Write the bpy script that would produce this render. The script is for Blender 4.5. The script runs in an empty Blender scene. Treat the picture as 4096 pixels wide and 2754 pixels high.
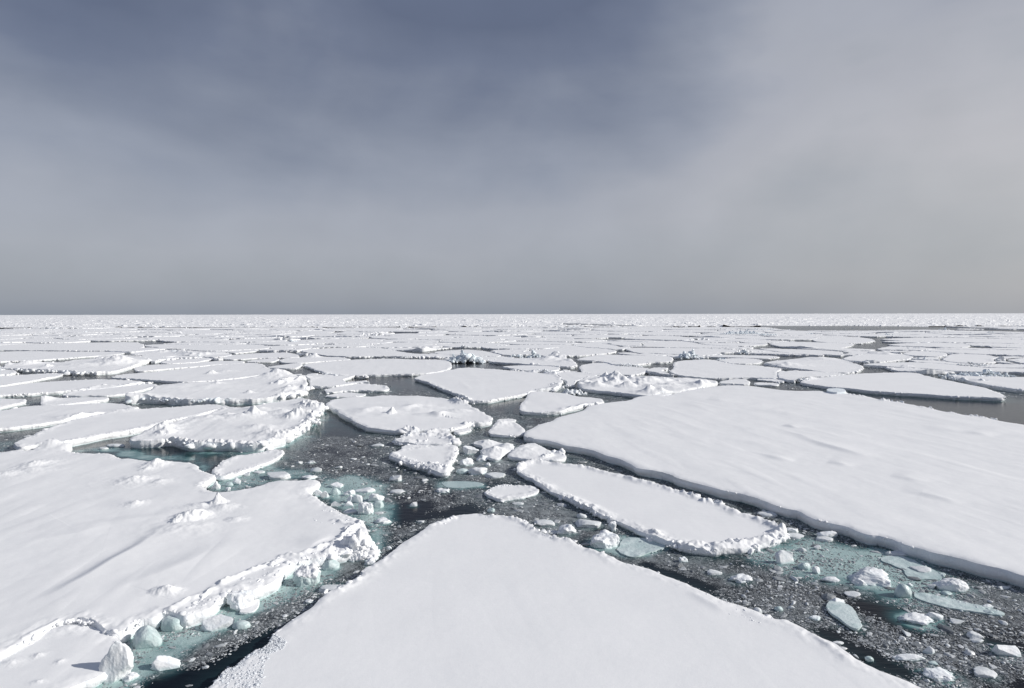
import bpy, bmesh, math
import numpy as np

# ------------------------------------------------------------------ camera
SC = bpy.context.scene
W_SRC, H_SRC = 4096.0, 2754.0
FOCAL_MM = 22.0
FPX = W_SRC * FOCAL_MM / 36.0
CAM_H = 12.0
PITCH = math.radians(2.735)
ROLL = 0.0017
R0 = np.array([1.0, 0, 0]); U0 = np.array([0, math.sin(PITCH), math.cos(PITCH)])
CF = np.array([0, math.cos(PITCH), -math.sin(PITCH)])
CR = R0 * math.cos(ROLL) - U0 * math.sin(ROLL)
CU = U0 * math.cos(ROLL) + R0 * math.sin(ROLL)
from mathutils import Matrix, Vector
cam_data = bpy.data.cameras.new('camera'); cam = bpy.data.objects.new('camera', cam_data)
SC.collection.objects.link(cam)
cam_data.lens = FOCAL_MM; cam_data.sensor_width = 36.0
cam_data.clip_start = 0.5; cam_data.clip_end = 400000.0
m = Matrix(((CR[0], CU[0], -CF[0], 0), (CR[1], CU[1], -CF[1], 0), (CR[2], CU[2], -CF[2], CAM_H), (0, 0, 0, 1)))
cam.matrix_world = m
SC.camera = cam

# ------------------------------------------------------------------ sun, sky, exposure
SUN_EL, SUN_AZ = math.radians(29), math.radians(94)
sl = bpy.data.lights.new('sun', 'SUN'); sl.energy = 3.5; sl.angle = math.radians(0.9); sl.color = (1.0, 0.955, 0.90)
so = bpy.data.objects.new('sun', sl); SC.collection.objects.link(so)
sdir = Vector((math.sin(SUN_AZ) * math.cos(SUN_EL), math.cos(SUN_AZ) * math.cos(SUN_EL), math.sin(SUN_EL)))
so.rotation_euler = sdir.to_track_quat('Z', 'Y').to_euler()
SC.view_settings.view_transform = 'Standard'; SC.view_settings.look = 'None'
SC.view_settings.gamma = 1.0; SC.view_settings.exposure = 0.24

world = bpy.data.worlds.new('World'); SC.world = world; world.use_nodes = True
def N(nt, typ, **kw):
    n = nt.nodes.new(typ)
    for k, v in kw.items():
        if k.startswith('i_'):
            n.inputs[int(k[2:]) if k[2:].isdigit() else k[2:]].default_value = v
        else: setattr(n, k, v)
    return n
def MATH(nt, op, a, b=None, c=None, clamp=False):
    n = nt.nodes.new('ShaderNodeMath'); n.operation = op; n.use_clamp = clamp
    for i, x in enumerate((a, b, c)):
        if x is None: continue
        if isinstance(x, (int, float)): n.inputs[i].default_value = x
        else: nt.links.new(x, n.inputs[i])
    return n.outputs[0]
def MIXC(nt, fac, a, b, blend='MIX'):
    n = nt.nodes.new('ShaderNodeMix'); n.data_type = 'RGBA'; n.blend_type = blend
    for idx, x in ((0, fac), (6, a), (7, b)):
        if isinstance(x, (int, float)): n.inputs[idx].default_value = x
        elif isinstance(x, tuple): n.inputs[idx].default_value = x if len(x) == 4 else (*x, 1)
        else: nt.links.new(x, n.inputs[idx])
    return n.outputs[2]
def SMOOTH(nt, x, lo, hi):
    n = nt.nodes.new('ShaderNodeMapRange'); n.interpolation_type = 'SMOOTHSTEP'
    nt.links.new(x, n.inputs[0]); n.inputs[1].default_value = lo; n.inputs[2].default_value = hi
    return n.outputs[0]
def RAMP(nt, x, stops, interp='LINEAR'):
    n = nt.nodes.new('ShaderNodeValToRGB'); cr = n.color_ramp; cr.interpolation = interp
    while len(cr.elements) < len(stops): cr.elements.new(0.5)
    for e, (p, c) in zip(cr.elements, stops): e.position = p; e.color = (*c, 1) if len(c) == 3 else c
    nt.links.new(x, n.inputs[0]); return n.outputs[0]

nt = world.node_tree; nt.nodes.clear()
wo = N(nt, 'ShaderNodeOutputWorld'); bg = N(nt, 'ShaderNodeBackground'); bg.inputs[1].default_value = 0.093
nt.links.new(bg.outputs[0], wo.inputs[0])
sky = N(nt, 'ShaderNodeTexSky', sky_type='NISHITA'); sky.sun_disc = False
sky.sun_elevation = SUN_EL; sky.sun_rotation = SUN_AZ; sky.air_density = 1.0; sky.dust_density = 2.0
tc = N(nt, 'ShaderNodeTexCoord'); sp = N(nt, 'ShaderNodeSeparateXYZ'); nt.links.new(tc.outputs['Generated'], sp.inputs[0])
X, Y, Z = sp.outputs
# cloud layer: thin veil of fog and stratus, softer and lighter towards the sun
mp = N(nt, 'ShaderNodeMapping'); mp.inputs['Scale'].default_value = (1.9, 1.9, 2.6); mp.inputs['Rotation'].default_value = (0.0, math.radians(-24), 0.0)
nt.links.new(tc.outputs['Generated'], mp.inputs[0])
n1 = N(nt, 'ShaderNodeTexNoise'); n1.inputs['Scale'].default_value = 1.9; n1.inputs['Detail'].default_value = 6; n1.inputs['Roughness'].default_value = 0.44; n1.inputs['Distortion'].default_value = 0.25
nt.links.new(mp.outputs[0], n1.inputs[0])
mp2 = N(nt, 'ShaderNodeMapping'); mp2.inputs['Scale'].default_value = (2.0, 2.0, 9.0); mp2.inputs['Location'].default_value = (3, 1, 2); mp2.inputs['Rotation'].default_value = (0.0, math.radians(-16), 0.0)
nt.links.new(tc.outputs['Generated'], mp2.inputs[0])
n2 = N(nt, 'ShaderNodeTexNoise'); n2.inputs['Scale'].default_value = 1.5; n2.inputs['Detail'].default_value = 6; n2.inputs['Roughness'].default_value = 0.5
nt.links.new(mp2.outputs[0], n2.inputs[0])
zl = MATH(nt, 'MINIMUM', MATH(nt, 'MAXIMUM', Z, 0.0), 0.34)
zn = MATH(nt, 'ADD', Z, MATH(nt, 'MULTIPLY', MATH(nt, 'SUBTRACT', n1.outputs[0], 0.5), MATH(nt, 'MULTIPLY', zl, 1.15)))
zn = MATH(nt, 'ADD', zn, MATH(nt, 'MULTIPLY', MATH(nt, 'SUBTRACT', n2.outputs[0], 0.5), MATH(nt, 'MULTIPLY', zl, 0.40)))
# towards the right (sun) side the dark upper gap closes up
az = MATH(nt, 'DIVIDE', X, MATH(nt, 'MAXIMUM', MATH(nt, 'SQRT', MATH(nt, 'SUBTRACT', 1.0, MATH(nt, 'MULTIPLY', Z, Z))), 0.05))
zr = MATH(nt, 'SUBTRACT', zn, MATH(nt, 'MULTIPLY', SMOOTH(nt, az, -0.12, 0.58), MATH(nt, 'MULTIPLY', zl, 0.72)))
col = RAMP(nt, zr, [(0.0, (.264, .294, .346)), (0.02, (.300, .326, .374)), (0.06, (.335, .357, .402)), (0.10, (.366, .383, .430)), (0.15, (.352, .370, .422)),
                    (0.205, (.290, .314, .376)), (0.265, (.220, .245, .310)), (0.34, (.155, .180, .250)), (0.43, (.118, .141, .208)), (0.62, (.130, .158, .235)), (1.0, (.16, .19, .27))])
warm = MIXC(nt, MATH(nt, 'MULTIPLY', SMOOTH(nt, az, 0.0, 0.78), MATH(nt, 'SUBTRACT', 1.0, SMOOTH(nt, Z, 0.16, 0.46))), (0.99, 0.99, 1.0), (1.38, 1.29, 1.185))
col = MIXC(nt, 1.0, col, warm, 'MULTIPLY')
n3 = N(nt, 'ShaderNodeTexNoise'); n3.inputs['Scale'].default_value = 5.0; n3.inputs['Detail'].default_value = 5; nt.links.new(mp.outputs[0], n3.inputs[0])
fine = MATH(nt, 'ADD', 0.93, MATH(nt, 'MULTIPLY', n3.outputs[0], 0.14)); col = MIXC(nt, 1.0, col, fine, 'MULTIPLY')
gain = MIXC(nt, 1.0, col, (10.0, 10.0, 10.0), 'MULTIPLY')   # background runs at strength 0.1
nt.links.new(MIXC(nt, 0.90, sky.outputs[0], gain), bg.inputs[0])

# ------------------------------------------------------------------ numpy tools
rng = np.random.default_rng(7)
_perm = np.random.default_rng(3).permutation(256); _perm = np.concatenate([_perm, _perm, _perm])
_g3 = np.random.default_rng(5).normal(size=(256, 3)); _g3 /= np.linalg.norm(_g3, axis=1)[:, None]
def perlin(x, y, z=0.0):
    x = np.asarray(x, float); y = np.asarray(y, float); z = np.broadcast_to(np.asarray(z, float), x.shape)
    xi, yi, zi = np.floor(x).astype(int), np.floor(y).astype(int), np.floor(z).astype(int)
    xf, yf, zf = x - xi, y - yi, z - zi
    u, v, w = (t * t * t * (t * (t * 6 - 15) + 10) for t in (xf, yf, zf))
    r = 0
    for dx in (0, 1):
        for dy in (0, 1):
            for dz in (0, 1):
                h = _perm[_perm[_perm[(xi + dx) & 255] + ((yi + dy) & 255)] + ((zi + dz) & 255)]
                g = _g3[h]
                dot = g[..., 0] * (xf - dx) + g[..., 1] * (yf - dy) + g[..., 2] * (zf - dz)
                r = r + dot * (u if dx else 1 - u) * (v if dy else 1 - v) * (w if dz else 1 - w)
    return r * 1.5
def fbm(x, y, z=0.0, o=4, g=0.5):
    a, s, t = 1.0, 0, 0
    f = 1.0
    for k in range(o):
        s = s + a * perlin(x * f + 17.3 * k, y * f - 9.1 * k, z * f + 3.7 * k); t += a; a *= g; f *= 2.03
    return s / t

CROPS = {'S': (0, 0, 1.0), 'A': (0, 1200, .60034), 'B': (1300, 1200, .60034), 'C': (2600, 1200, .64151), 'D': (0, 1750, .64322),
         'E': (1300, 1750, .64322), 'F': (2596, 1750, .64322), 'G0': (0, 1240, .38593), 'G1': (800, 1240, .38593),
         'G2': (1600, 1240, .38593), 'G3': (2400, 1240, .38593), 'G4': (3196, 1240, .38593), 'H': (0, 2054, .44643),
         'I': (900, 1750, .44643), 'J': (3096, 2054, .44643)}
def P(s):
    """outline notes -> pixel positions in the full photograph"""
    out, cr, buf = [], None, []
    for t in s.split():
        if t in CROPS: cr = CROPS[t]; buf = []
        else:
            buf.append(float(t))
            if len(buf) == 2: out.append((cr[0] + buf[0] * cr[2], cr[1] + buf[1] * cr[2])); buf = []
    return np.array(out)
def ground(px, py, z=0.0):
    """where the sight line through a pixel meets the level z"""
    a = (np.asarray(px, float) - W_SRC / 2) / FPX; b = (np.asarray(py, float) - H_SRC / 2) / FPX
    dx = CF[0] + CR[0] * a - CU[0] * b; dy = CF[1] + CR[1] * a - CU[1] * b; dz = CF[2] + CR[2] * a - CU[2] * b
    t = (z - CAM_H) / np.minimum(dz, -1e-7)
    return t * dx, t * dy
def project(x, y, z=0.0):
    v = np.stack(np.broadcast_arrays(x, y, z - CAM_H + 0.0 * np.asarray(x)), -1)
    d = v @ CF
    return W_SRC / 2 + FPX * (v @ CR) / d, H_SRC / 2 - FPX * (v @ CU) / d

def sdf(x, y, poly):
    """signed distance (inside positive) and outward direction"""
    best = np.full(x.shape, 1e18); nx = np.zeros_like(x); ny = np.zeros_like(x); ins = np.zeros(x.shape, bool)
    n = len(poly)
    for i in range(n):
        ax, ay = poly[i]; bx, by = poly[(i + 1) % n]
        ex, ey = bx - ax, by - ay; L = ex * ex + ey * ey + 1e-12
        t = np.clip(((x - ax) * ex + (y - ay) * ey) / L, 0, 1)
        qx = ax + t * ex - x; qy = ay + t * ey - y; d = qx * qx + qy * qy
        m_ = d < best; best = np.where(m_, d, best); nx = np.where(m_, qx, nx); ny = np.where(m_, qy, ny)
        c = ((ay > y) != (by > y)) & (x < (bx - ax) * (y - ay) / ((by - ay) if by != ay else 1e-12) + ax)
        ins ^= c
    d = np.sqrt(best); s = np.where(ins, 1.0, -1.0); k = s / np.maximum(d, 1e-6)
    return d * s, nx * k, ny * k
def inpoly(x, y, poly):
    ins = np.zeros(x.shape, bool); n = len(poly)
    for i in range(n):
        ax, ay = poly[i]; bx, by = poly[(i + 1) % n]
        ins ^= ((ay > y) != (by > y)) & (x < (bx - ax) * (y - ay) / ((by - ay) if by != ay else 1e-12) + ax)
    return ins
def chaikin(p, k=0.22):
    q = np.roll(p, -1, 0)
    return np.stack([p * (1 - k) + q * k, p * k + q * (1 - k)], 1).reshape(-1, 2)
def lined(x, y, line):
    """distance to an open polyline, signed side, and 0..1 along"""
    best = np.full(x.shape, 1e18); side = np.zeros_like(x); al = np.zeros_like(x); n = len(line) - 1
    for i in range(n):
        ax, ay = line[i]; bx, by = line[i + 1]; ex, ey = bx - ax, by - ay; L = ex * ex + ey * ey + 1e-12
        t = np.clip(((x - ax) * ex + (y - ay) * ey) / L, 0, 1)
        qx = x - ax - t * ex; qy = y - ay - t * ey; d = qx * qx + qy * qy
        m_ = d < best; best = np.where(m_, d, best); side = np.where(m_, np.sign(ex * qy - ey * qx), side); al = np.where(m_, (i + t) / n, al)
    return np.sqrt(best), side, al

def mesh_obj(name, verts, faces, mat, parent=None, smooth=True, attrs=None):
    me = bpy.data.meshes.new(name); verts = np.ascontiguousarray(verts, np.float32)
    faces = np.ascontiguousarray(faces, np.int32); k = faces.shape[1]
    me.vertices.add(len(verts)); me.vertices.foreach_set('co', verts.ravel())
    me.loops.add(faces.size); me.loops.foreach_set('vertex_index', faces.ravel())
    me.polygons.add(len(faces)); me.polygons.foreach_set('loop_start', np.arange(0, faces.size, k, dtype=np.int32))
    me.polygons.foreach_set('loop_total', np.full(len(faces), k, np.int32))
    me.polygons.foreach_set('use_smooth', np.full(len(faces), smooth, bool))
    if attrs:
        for an, av in attrs.items():
            a = me.attributes.new(an, 'FLOAT', 'POINT'); a.data.foreach_set('value', np.ascontiguousarray(av, np.float32))
    me.update(calc_edges=True); me.materials.append(mat)
    o = bpy.data.objects.new(name, me); SC.collection.objects.link(o)
    if parent is not None: o.parent = parent
    return o
def thing(name, label, cat, loc=(0, 0, 0), group=None):
    o = bpy.data.objects.new(name, None); SC.collection.objects.link(o); o.location = loc
    o.empty_display_size = 0.5; o['label'] = label; o['category'] = cat
    if group: o['group'] = group
    return o

# ------------------------------------------------------------------ materials
def new_mat(name):
    m_ = bpy.data.materials.new(name); m_.use_nodes = True
    t = m_.node_tree; b = t.nodes['Principled BSDF']; return m_, t, b
def noise(t, scale, detail=4, rough=0.5, vec=None):
    n = N(t, 'ShaderNodeTexNoise'); n.inputs['Scale'].default_value = scale; n.inputs['Detail'].default_value = detail; n.inputs['Roughness'].default_value = rough
    if vec is not None: t.links.new(vec, n.inputs[0])
    return n.outputs[0]
def bump(t, h, strength, dist, nrm=None):
    b = N(t, 'ShaderNodeBump'); b.inputs['Strength'].default_value = strength; b.inputs['Distance'].default_value = dist
    t.links.new(h, b.inputs['Height'])
    if nrm is not None: t.links.new(nrm, b.inputs['Normal'])
    return b.outputs[0]
def snow_material(name, base, wet=None, b1=0.02, b2=0.006, blue=0.0, tint=(.70, .80, .86)):
    m_, t, b = new_mat(name)
    g = N(t, 'ShaderNodeNewGeometry'); pos = g.outputs['Position']
    sp_ = N(t, 'ShaderNodeSeparateXYZ'); t.links.new(pos, sp_.inputs[0])
    n_a = noise(t, 0.35, 4, 0.55, pos); n_b = noise(t, 3.0, 5, 0.6, pos); n_c = noise(t, 14.0, 4, 0.6, pos)
    c = MIXC(t, SMOOTH(t, n_a, 0.35, 0.7), base, tuple(x * f for x, f in zip(base, (.972, .974, .976))))
    if blue: c = MIXC(t, MATH(t, 'MULTIPLY', SMOOTH(t, n_b, 0.40, 0.66), blue), c, tint)
    if wet:
        h = MATH(t, 'ADD', sp_.outputs[2], MATH(t, 'MULTIPLY', MATH(t, 'SUBTRACT', n_b, 0.5), wet[1]))
        c = MIXC(t, MATH(t, 'MULTIPLY', MATH(t, 'SUBTRACT', 1.0, SMOOTH(t, h, 0.0, wet[0])), wet[2]), c, wet[3])
    t.links.new(c, b.inputs['Base Color']); b.inputs['Roughness'].default_value = 0.62; b.inputs['Specular IOR Level'].default_value = 0.25
    rp = N(t, 'ShaderNodeMapping'); rp.inputs['Scale'].default_value = (.5, 2.6, 1); rp.inputs['Rotation'].default_value = (0, 0, .5); t.links.new(pos, rp.inputs[0])
    nn = bump(t, noise(t, 1.1, 5, 0.6, rp.outputs[0]), 0.35, 0.035); nn = bump(t, n_b, 0.7, b1, nn); nn = bump(t, n_c, 0.6, b2, nn); t.links.new(nn, b.inputs['Normal'])
    return m_
TEAL = (.36, .58, .60)
M_SNOW = snow_material('wind_packed_snow', (.872, .882, .886), None, 0.010, 0.004)
M_EDGE = snow_material('broken_ice_edge', (.87, .885, .905), (0.12, 0.10, 0.6, (.33, .48, .50)), 0.07, 0.02, 0.35, (.72, .79, .84))
M_RIM = snow_material('crusted_snow_lumps', (.885, .893, .905), (0.10, 0.08, 0.5, TEAL), 0.05, 0.015, 0.12)
M_CHUNK = snow_material('floating_ice_chunk', (.84, .86, .875), (0.12, 0.14, 0.6, (.45, .60, .61)), 0.045, 0.015, 0.30)
M_BLUE = snow_material('weathered_blue_ice', (.82, .855, .885), (0.25, 0.3, 0.4, (.50, .66, .70)), 0.08, 0.03, 0.6, (.62, .755, .81))
M_GLASS = snow_material('wet_turquoise_ice', (.64, .73, .73), (0.07, 0.16, 0.6, (.27, .41, .415)), 0.07, 0.02, 0.7, (.42, .55, .555))
M_GLASS.node_tree.nodes['Principled BSDF'].inputs['Roughness'].default_value = 0.28
M_LUMP = snow_material('loose_ice_lump', (.74, .765, .78), (0.04, 0.10, 0.5, (.42, .50, .51)), 0.045, 0.015, 0.5, (.52, .58, .60))
M_GRAN = snow_material('granular_refrozen_ice', (.68, .71, .745), None, 0.05, 0.02, 0.4, (.60, .65, .69))
m_, t, b = new_mat('brash_bits')
g = N(t, 'ShaderNodeNewGeometry'); r_ = g.outputs['Random Per Island']
c = RAMP(t, r_, [(0, (.11, .12, .13)), (.4, (.23, .245, .26)), (.72, (.46, .485, .50)), (1, (.84, .86, .87))])
n_b = noise(t, 14.0, 3, 0.6, g.outputs['Position'])
c = MIXC(t, MATH(t, 'MULTIPLY', n_b, 0.5), c, (.22, .25, .26)); t.links.new(c, b.inputs['Base Color']); b.inputs['Roughness'].default_value = 0.4
t.links.new(bump(t, n_b, 0.6, 0.02), b.inputs['Normal']); M_BRASH = m_

m_, t, b = new_mat('polar_sea_water')
g = N(t, 'ShaderNodeNewGeometry'); pos = g.outputs['Position']
at = N(t, 'ShaderNodeAttribute', attribute_name='turquoise').outputs['Fac']; sa = N(t, 'ShaderNodeAttribute', attribute_name='slush').outputs['Fac']
nA = noise(t, 0.45, 5, 0.6, pos); nB = noise(t, 1.7, 5, 0.62, pos)
tq = MATH(t, 'MULTIPLY', at, MATH(t, 'ADD', 0.55, MATH(t, 'MULTIPLY', nB, 0.9)), clamp=True)
deep = RAMP(t, tq, [(0, (.0028, .0042, .008)), (.4, (.030, .085, .095)), (.55, (.15, .27, .275)), (.9, (.40, .53, .515))])
def vor(scale, lo, hi, feature='F1'):
    v = N(t, 'ShaderNodeTexVoronoi', feature=feature); v.inputs['Scale'].default_value = scale; t.links.new(pos, v.inputs[0]); v.inputs['Randomness'].default_value = 1.0
    return v
v1 = vor(5.0, 0, 0); v2 = vor(15.0, 0, 0)
vd1 = MATH(t, 'ADD', v1.outputs['Distance'], MATH(t, 'MULTIPLY', MATH(t, 'SUBTRACT', noise(t, 9, 3, .6, pos), .5), .5))
vd2 = MATH(t, 'ADD', v2.outputs['Distance'], MATH(t, 'MULTIPLY', MATH(t, 'SUBTRACT', noise(t, 24, 2, .6, pos), .5), .4))
dens = MATH(t, 'MULTIPLY', sa, MATH(t, 'ADD', 0.24, MATH(t, 'MULTIPLY', SMOOTH(t, nA, 0.36, 0.62), 1.12)))
s1 = MATH(t, 'MULTIPLY', MATH(t, 'SUBTRACT', 1.0, SMOOTH(t, vd1, 0.22, 0.40)), SMOOTH(t, MATH(t, 'ADD', dens, MATH(t, 'MULTIPLY', v1.outputs['Color'], 0.5)), 0.62, 0.95))
s2 = MATH(t, 'MULTIPLY', MATH(t, 'SUBTRACT', 1.0, SMOOTH(t, vd2, 0.30, 0.52)), SMOOTH(t, MATH(t, 'ADD', dens, MATH(t, 'MULTIPLY', v2.outputs['Color'], 0.4)), 0.45, 0.95))
milk = MATH(t, 'MULTIPLY', SMOOTH(t, sa, 1.0, 2.0), MATH(t, 'ADD', .18, MATH(t, 'MULTIPLY', SMOOTH(t, nB, .32, .68), .62)))
film = MATH(t, 'MULTIPLY', SMOOTH(t, dens, 0.45, 1.2), MATH(t, 'MULTIPLY', SMOOTH(t, nB, 0.34, 0.72), 0.58))
mask = MATH(t, 'MAXIMUM', MATH(t, 'MAXIMUM', MATH(t, 'MULTIPLY', s1, 0.75), MATH(t, 'MULTIPLY', s2, 0.66)), MATH(t, 'MAXIMUM', film, milk))
ice = MIXC(t, v1.outputs['Color'], (.15, .165, .175), (.46, .49, .51))
ice = MIXC(t, milk, ice, (.40, .435, .445))
ice = MIXC(t, MATH(t, 'MULTIPLY', at, 0.75), ice, (.34, .50, .50))
c = MIXC(t, mask, deep, ice); t.links.new(c, b.inputs['Base Color'])
b.inputs['IOR'].default_value = 1.33; b.inputs['Specular IOR Level'].default_value = 0.22
t.links.new(MATH(t, 'ADD', 0.10, MATH(t, 'MULTIPLY', mask, 0.45)), b.inputs['Roughness'])
mpw = N(t, 'ShaderNodeMapping'); mpw.inputs['Scale'].default_value = (0.8, 3.0, 1); mpw.inputs['Rotation'].default_value = (0, 0, 0.35); t.links.new(pos, mpw.inputs[0])
wv = noise(t, 1.3, 4, 0.55, mpw.outputs[0])
t.links.new(bump(t, mask, 0.5, 0.03, bump(t, wv, 0.35, 0.05)), b.inputs['Normal'])
M_WATER = m_

# ------------------------------------------------------------------ lump templates
def ico(sub):
    bm = bmesh.new(); bmesh.ops.create_icosphere(bm, subdivisions=sub, radius=1.0)
    v = np.array([x.co[:] for x in bm.verts]); f = np.array([[x.index for x in fa.verts] for fa in bm.faces]); bm.free(); return v, f
ICO = {s: ico(s) for s in (1, 2, 3, 4, 5)}
def rock(seed, sub, planes=9, lo=.5, hi=.85, nz=.07, fr=2.2, fine=.02):
    r = np.random.default_rng(seed); v, f = ICO[sub]; v = v.copy()
    for k in range(planes):
        n = r.normal(size=3); n /= np.linalg.norm(n); o = r.uniform(lo, hi)
        ov = np.maximum(v @ n - o, 0); v -= n * (ov * 0.93)[:, None]
    s = seed * 1.37 % 50
    if nz: v *= (1 + nz * 2 * perlin(v[:, 0] * fr + s, v[:, 1] * fr, v[:, 2] * fr))[:, None]
    if fine: v *= (1 + fine * 2 * perlin(v[:, 0] * fr * 3.3 - s, v[:, 1] * fr * 3.3, v[:, 2] * fr * 3.3))[:, None]
    return v
LUMPS = {2: [rock(100 + i, 2, 7, .5, .8, .13, 1.8, 0.05) for i in range(24)], 3: [rock(200 + i, 3, 9, .5, .85, .13, 2.0, .05) for i in range(24)],
         1: [rock(300 + i, 1, 4, .5, .8, .15, 1.6, 0) for i in range(32)]}
ANG = {2: [rock(400 + i, 2, 10, .35, .7, .03, 1.8, 0) for i in range(20)], 3: [rock(430 + i, 3, 11, .35, .72, .05, 2.0, .03) for i in range(20)]}
def scatter(pos, scl, seed, lod=2, lib=LUMPS, tilt=0.5):
    """verts/faces of many lumps merged; pos (n,3), scl (n,3)"""
    r = np.random.default_rng(seed); n = len(pos); var = r.integers(0, len(lib[lod]), n); base = np.stack(lib[lod])[var]
    v = base * scl[:, None, :]
    ty = r.normal(0, tilt, n) * 0.5; c, s = np.cos(ty), np.sin(ty)
    v = np.stack([v[..., 0] * c[:, None] + v[..., 2] * s[:, None], v[..., 1], -v[..., 0] * s[:, None] + v[..., 2] * c[:, None]], -1)
    a = r.uniform(0, 2 * np.pi, n); c, s = np.cos(a), np.sin(a)
    v = np.stack([v[..., 0] * c[:, None] - v[..., 1] * s[:, None], v[..., 0] * s[:, None] + v[..., 1] * c[:, None], v[..., 2]], -1) + pos[:, None, :]
    f = ICO[lod][1]; V = base.shape[1]
    return v.reshape(-1, 3), (f[None] + (np.arange(n) * V)[:, None, None]).reshape(-1, 3)
def join(parts):
    vs, fs, o = [], [], 0
    for v, f in parts:
        if len(v) == 0: continue
        vs.append(v); fs.append(f + o); o += len(v)
    return np.concatenate(vs), np.concatenate(fs)

# ------------------------------------------------------------------ floes
FLOES = []          # (poly, fb, bbox) of every floe standing in the sea
def row_levels(y0, y1, scale=1.0):
    ys = [y0]
    while ys[-1] < y1:
        d = ys[-1] - 1257.0; ys.append(ys[-1] + scale * min(2.6, max(0.30, d * 0.0062)))
    return np.array(ys)

def floe(label, fb, rim, poly, mounds=(), drifts=(), ridges=(), patches=(), amp=None, und=1.0, group=None, seed=None, cutters=None,
         name='ice_floe', cat='ice floe', mat=None, rmax=0.30, xs_step=2.6, wind=-1.4, lumpmat=None):
    sd = seed if seed is not None else len(FLOES) * 7 + 11; r = np.random.default_rng(sd)
    if isinstance(poly, str):
        px = P(poly); gx, gy = ground(px[:, 0], px[:, 1], fb); poly = np.stack([gx, gy], 1)
    poly = chaikin(poly)
    pp = np.stack(project(poly[:, 0], poly[:, 1], fb), 1)
    x0, x1 = max(pp[:, 0].min() - 6, -700), min(pp[:, 0].max() + 6, 4800); y0, y1 = pp[:, 1].min() - 1.5, min(pp[:, 1].max() + 4, 3300)
    span = x1 - x0; xs_step = min(xs_step, max(0.8, span / 30)); xs = np.arange(x0, x1 + xs_step, xs_step)
    ys = row_levels(y0, y1, min(1.0 if not mounds else .6, max(0.3, (y1 - y0) / 18.0)))
    PX, PY = np.meshgrid(xs, ys); PX = PX + 0.0; GX, GY = ground(PX, PY, fb)
    cyd = float(np.median(poly[:, 1])); a_ = amp if amp is not None else min(0.35, 0.06 + 0.0022 * cyd)
    def field(x, y):
        d, nx, ny = sdf(x, y, poly)
        e = a_ * (fbm(x / 1.6 + sd, y / 1.6, 0.3 * sd % 9, 4, 0.45) * 1.6 + 0.5 * perlin(x / (6 * a_ + 2), y / (6 * a_ + 2), sd % 13))
        return d + e, nx, ny
    D, NX, NY = field(GX, GY)
    inside = D > 0
    if cutters:
        for cp, gap in cutters: inside &= sdf(GX, GY, cp)[0] < -gap
    Q = inside[:-1, :-1] & inside[1:, :-1] & inside[1:, 1:] & inside[:-1, 1:]
    if Q.sum() < 12: return None
    R, Cn = GX.shape; ID = np.arange(R * Cn).reshape(R, Cn)
    # directed boundary edges of the kept quads
    Qp = np.pad(Q, 1)
    def be(m_, a, bb): return np.stack([a[m_], bb[m_]], 1)
    k = Q
    top = k & ~Qp[:-2, 1:-1]; bot = k & ~Qp[2:, 1:-1]; lef = k & ~Qp[1:-1, :-2]; rig = k & ~Qp[1:-1, 2:]
    a00, a10, a11, a01 = ID[:-1, :-1], ID[1:, :-1], ID[1:, 1:], ID[:-1, 1:]
    E = np.concatenate([be(lef, a00, a10), be(bot, a10, a11), be(rig, a11, a01), be(top, a01, a00)])
    bv = np.unique(E)
    gx, gy, d = GX.ravel().copy(), GY.ravel().copy(), D.ravel().copy(); nx, ny = NX.ravel(), NY.ravel()
    cell = np.maximum(xs_step * GY.ravel()[bv] / FPX, 0) + 0.0
    dep = np.abs(np.gradient(GY, axis=0)).ravel()[bv]
    rbv = np.full(R * Cn, -1); rbv[bv] = np.arange(len(bv)); ea, eb = rbv[E[:, 0]], rbv[E[:, 1]]
    mv = np.minimum(d[bv], np.maximum(cell, dep) * 1.3); gx[bv] += nx[bv] * mv; gy[bv] += ny[bv] * mv; d[bv] -= mv; d = np.maximum(d, 0)
    for _ in range(3):                                              # even out the outline
        sx_, sy_, cn_ = np.zeros(len(bv)), np.zeros(len(bv)), np.zeros(len(bv)); bx_, by_ = gx[bv], gy[bv]
        np.add.at(sx_, ea, bx_[eb]); np.add.at(sx_, eb, bx_[ea]); np.add.at(sy_, ea, by_[eb]); np.add.at(sy_, eb, by_[ea]); np.add.at(cn_, ea, 1); np.add.at(cn_, eb, 1)
        gx[bv] = .5 * bx_ + .5 * sx_ / np.maximum(cn_, 1); gy[bv] = .5 * by_ + .5 * sy_ / np.maximum(cn_, 1)
    used = np.zeros(R * Cn, bool); F = np.stack([a00[k], a10[k], a11[k], a01[k]], 1); used[F] = True
    idx = np.where(used)[0]; remap = np.full(R * Cn, -1); remap[idx] = np.arange(len(idx))
    x, y, dd = gx[idx], gy[idx], d[idx]
    # relief
    s = sd * 1.7 % 40
    h = np.full(len(x), fb) - 0.12 * fb * np.exp(-dd / 0.22)
    h += und * (0.055 * fbm(x / 7 + s, y / 7, s, 3) + 0.018 * fbm(x / 1.5 + s, y / 1.5, s, 3))
    ca, sa_ = math.cos(wind), math.sin(wind)                       # wind-cut drifts
    u_, v_ = x * ca + y * sa_, -x * sa_ + y * ca
    sas = perlin(u_ / 8 + s, v_ / 1.3, 1.5 + s); h += und * 0.036 * np.maximum(sas - 0.1, 0) ** 0.8 * np.clip(.45 + 1.5 * perlin(x / 11 + s, y / 11, 7.7), 0, 1)
    h += und * 0.045 * np.maximum(perlin(u_ / 17 + s, v_ / 3.6, 5.5 + s), 0)
    rn = np.clip(0.4 + 1.2 * fbm(x / 0.8, y / 0.8, s + 4, 3) + .9 * fbm(x / 4.5, y / 4.5, s + 7, 2), 0, 1.4)
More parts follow.
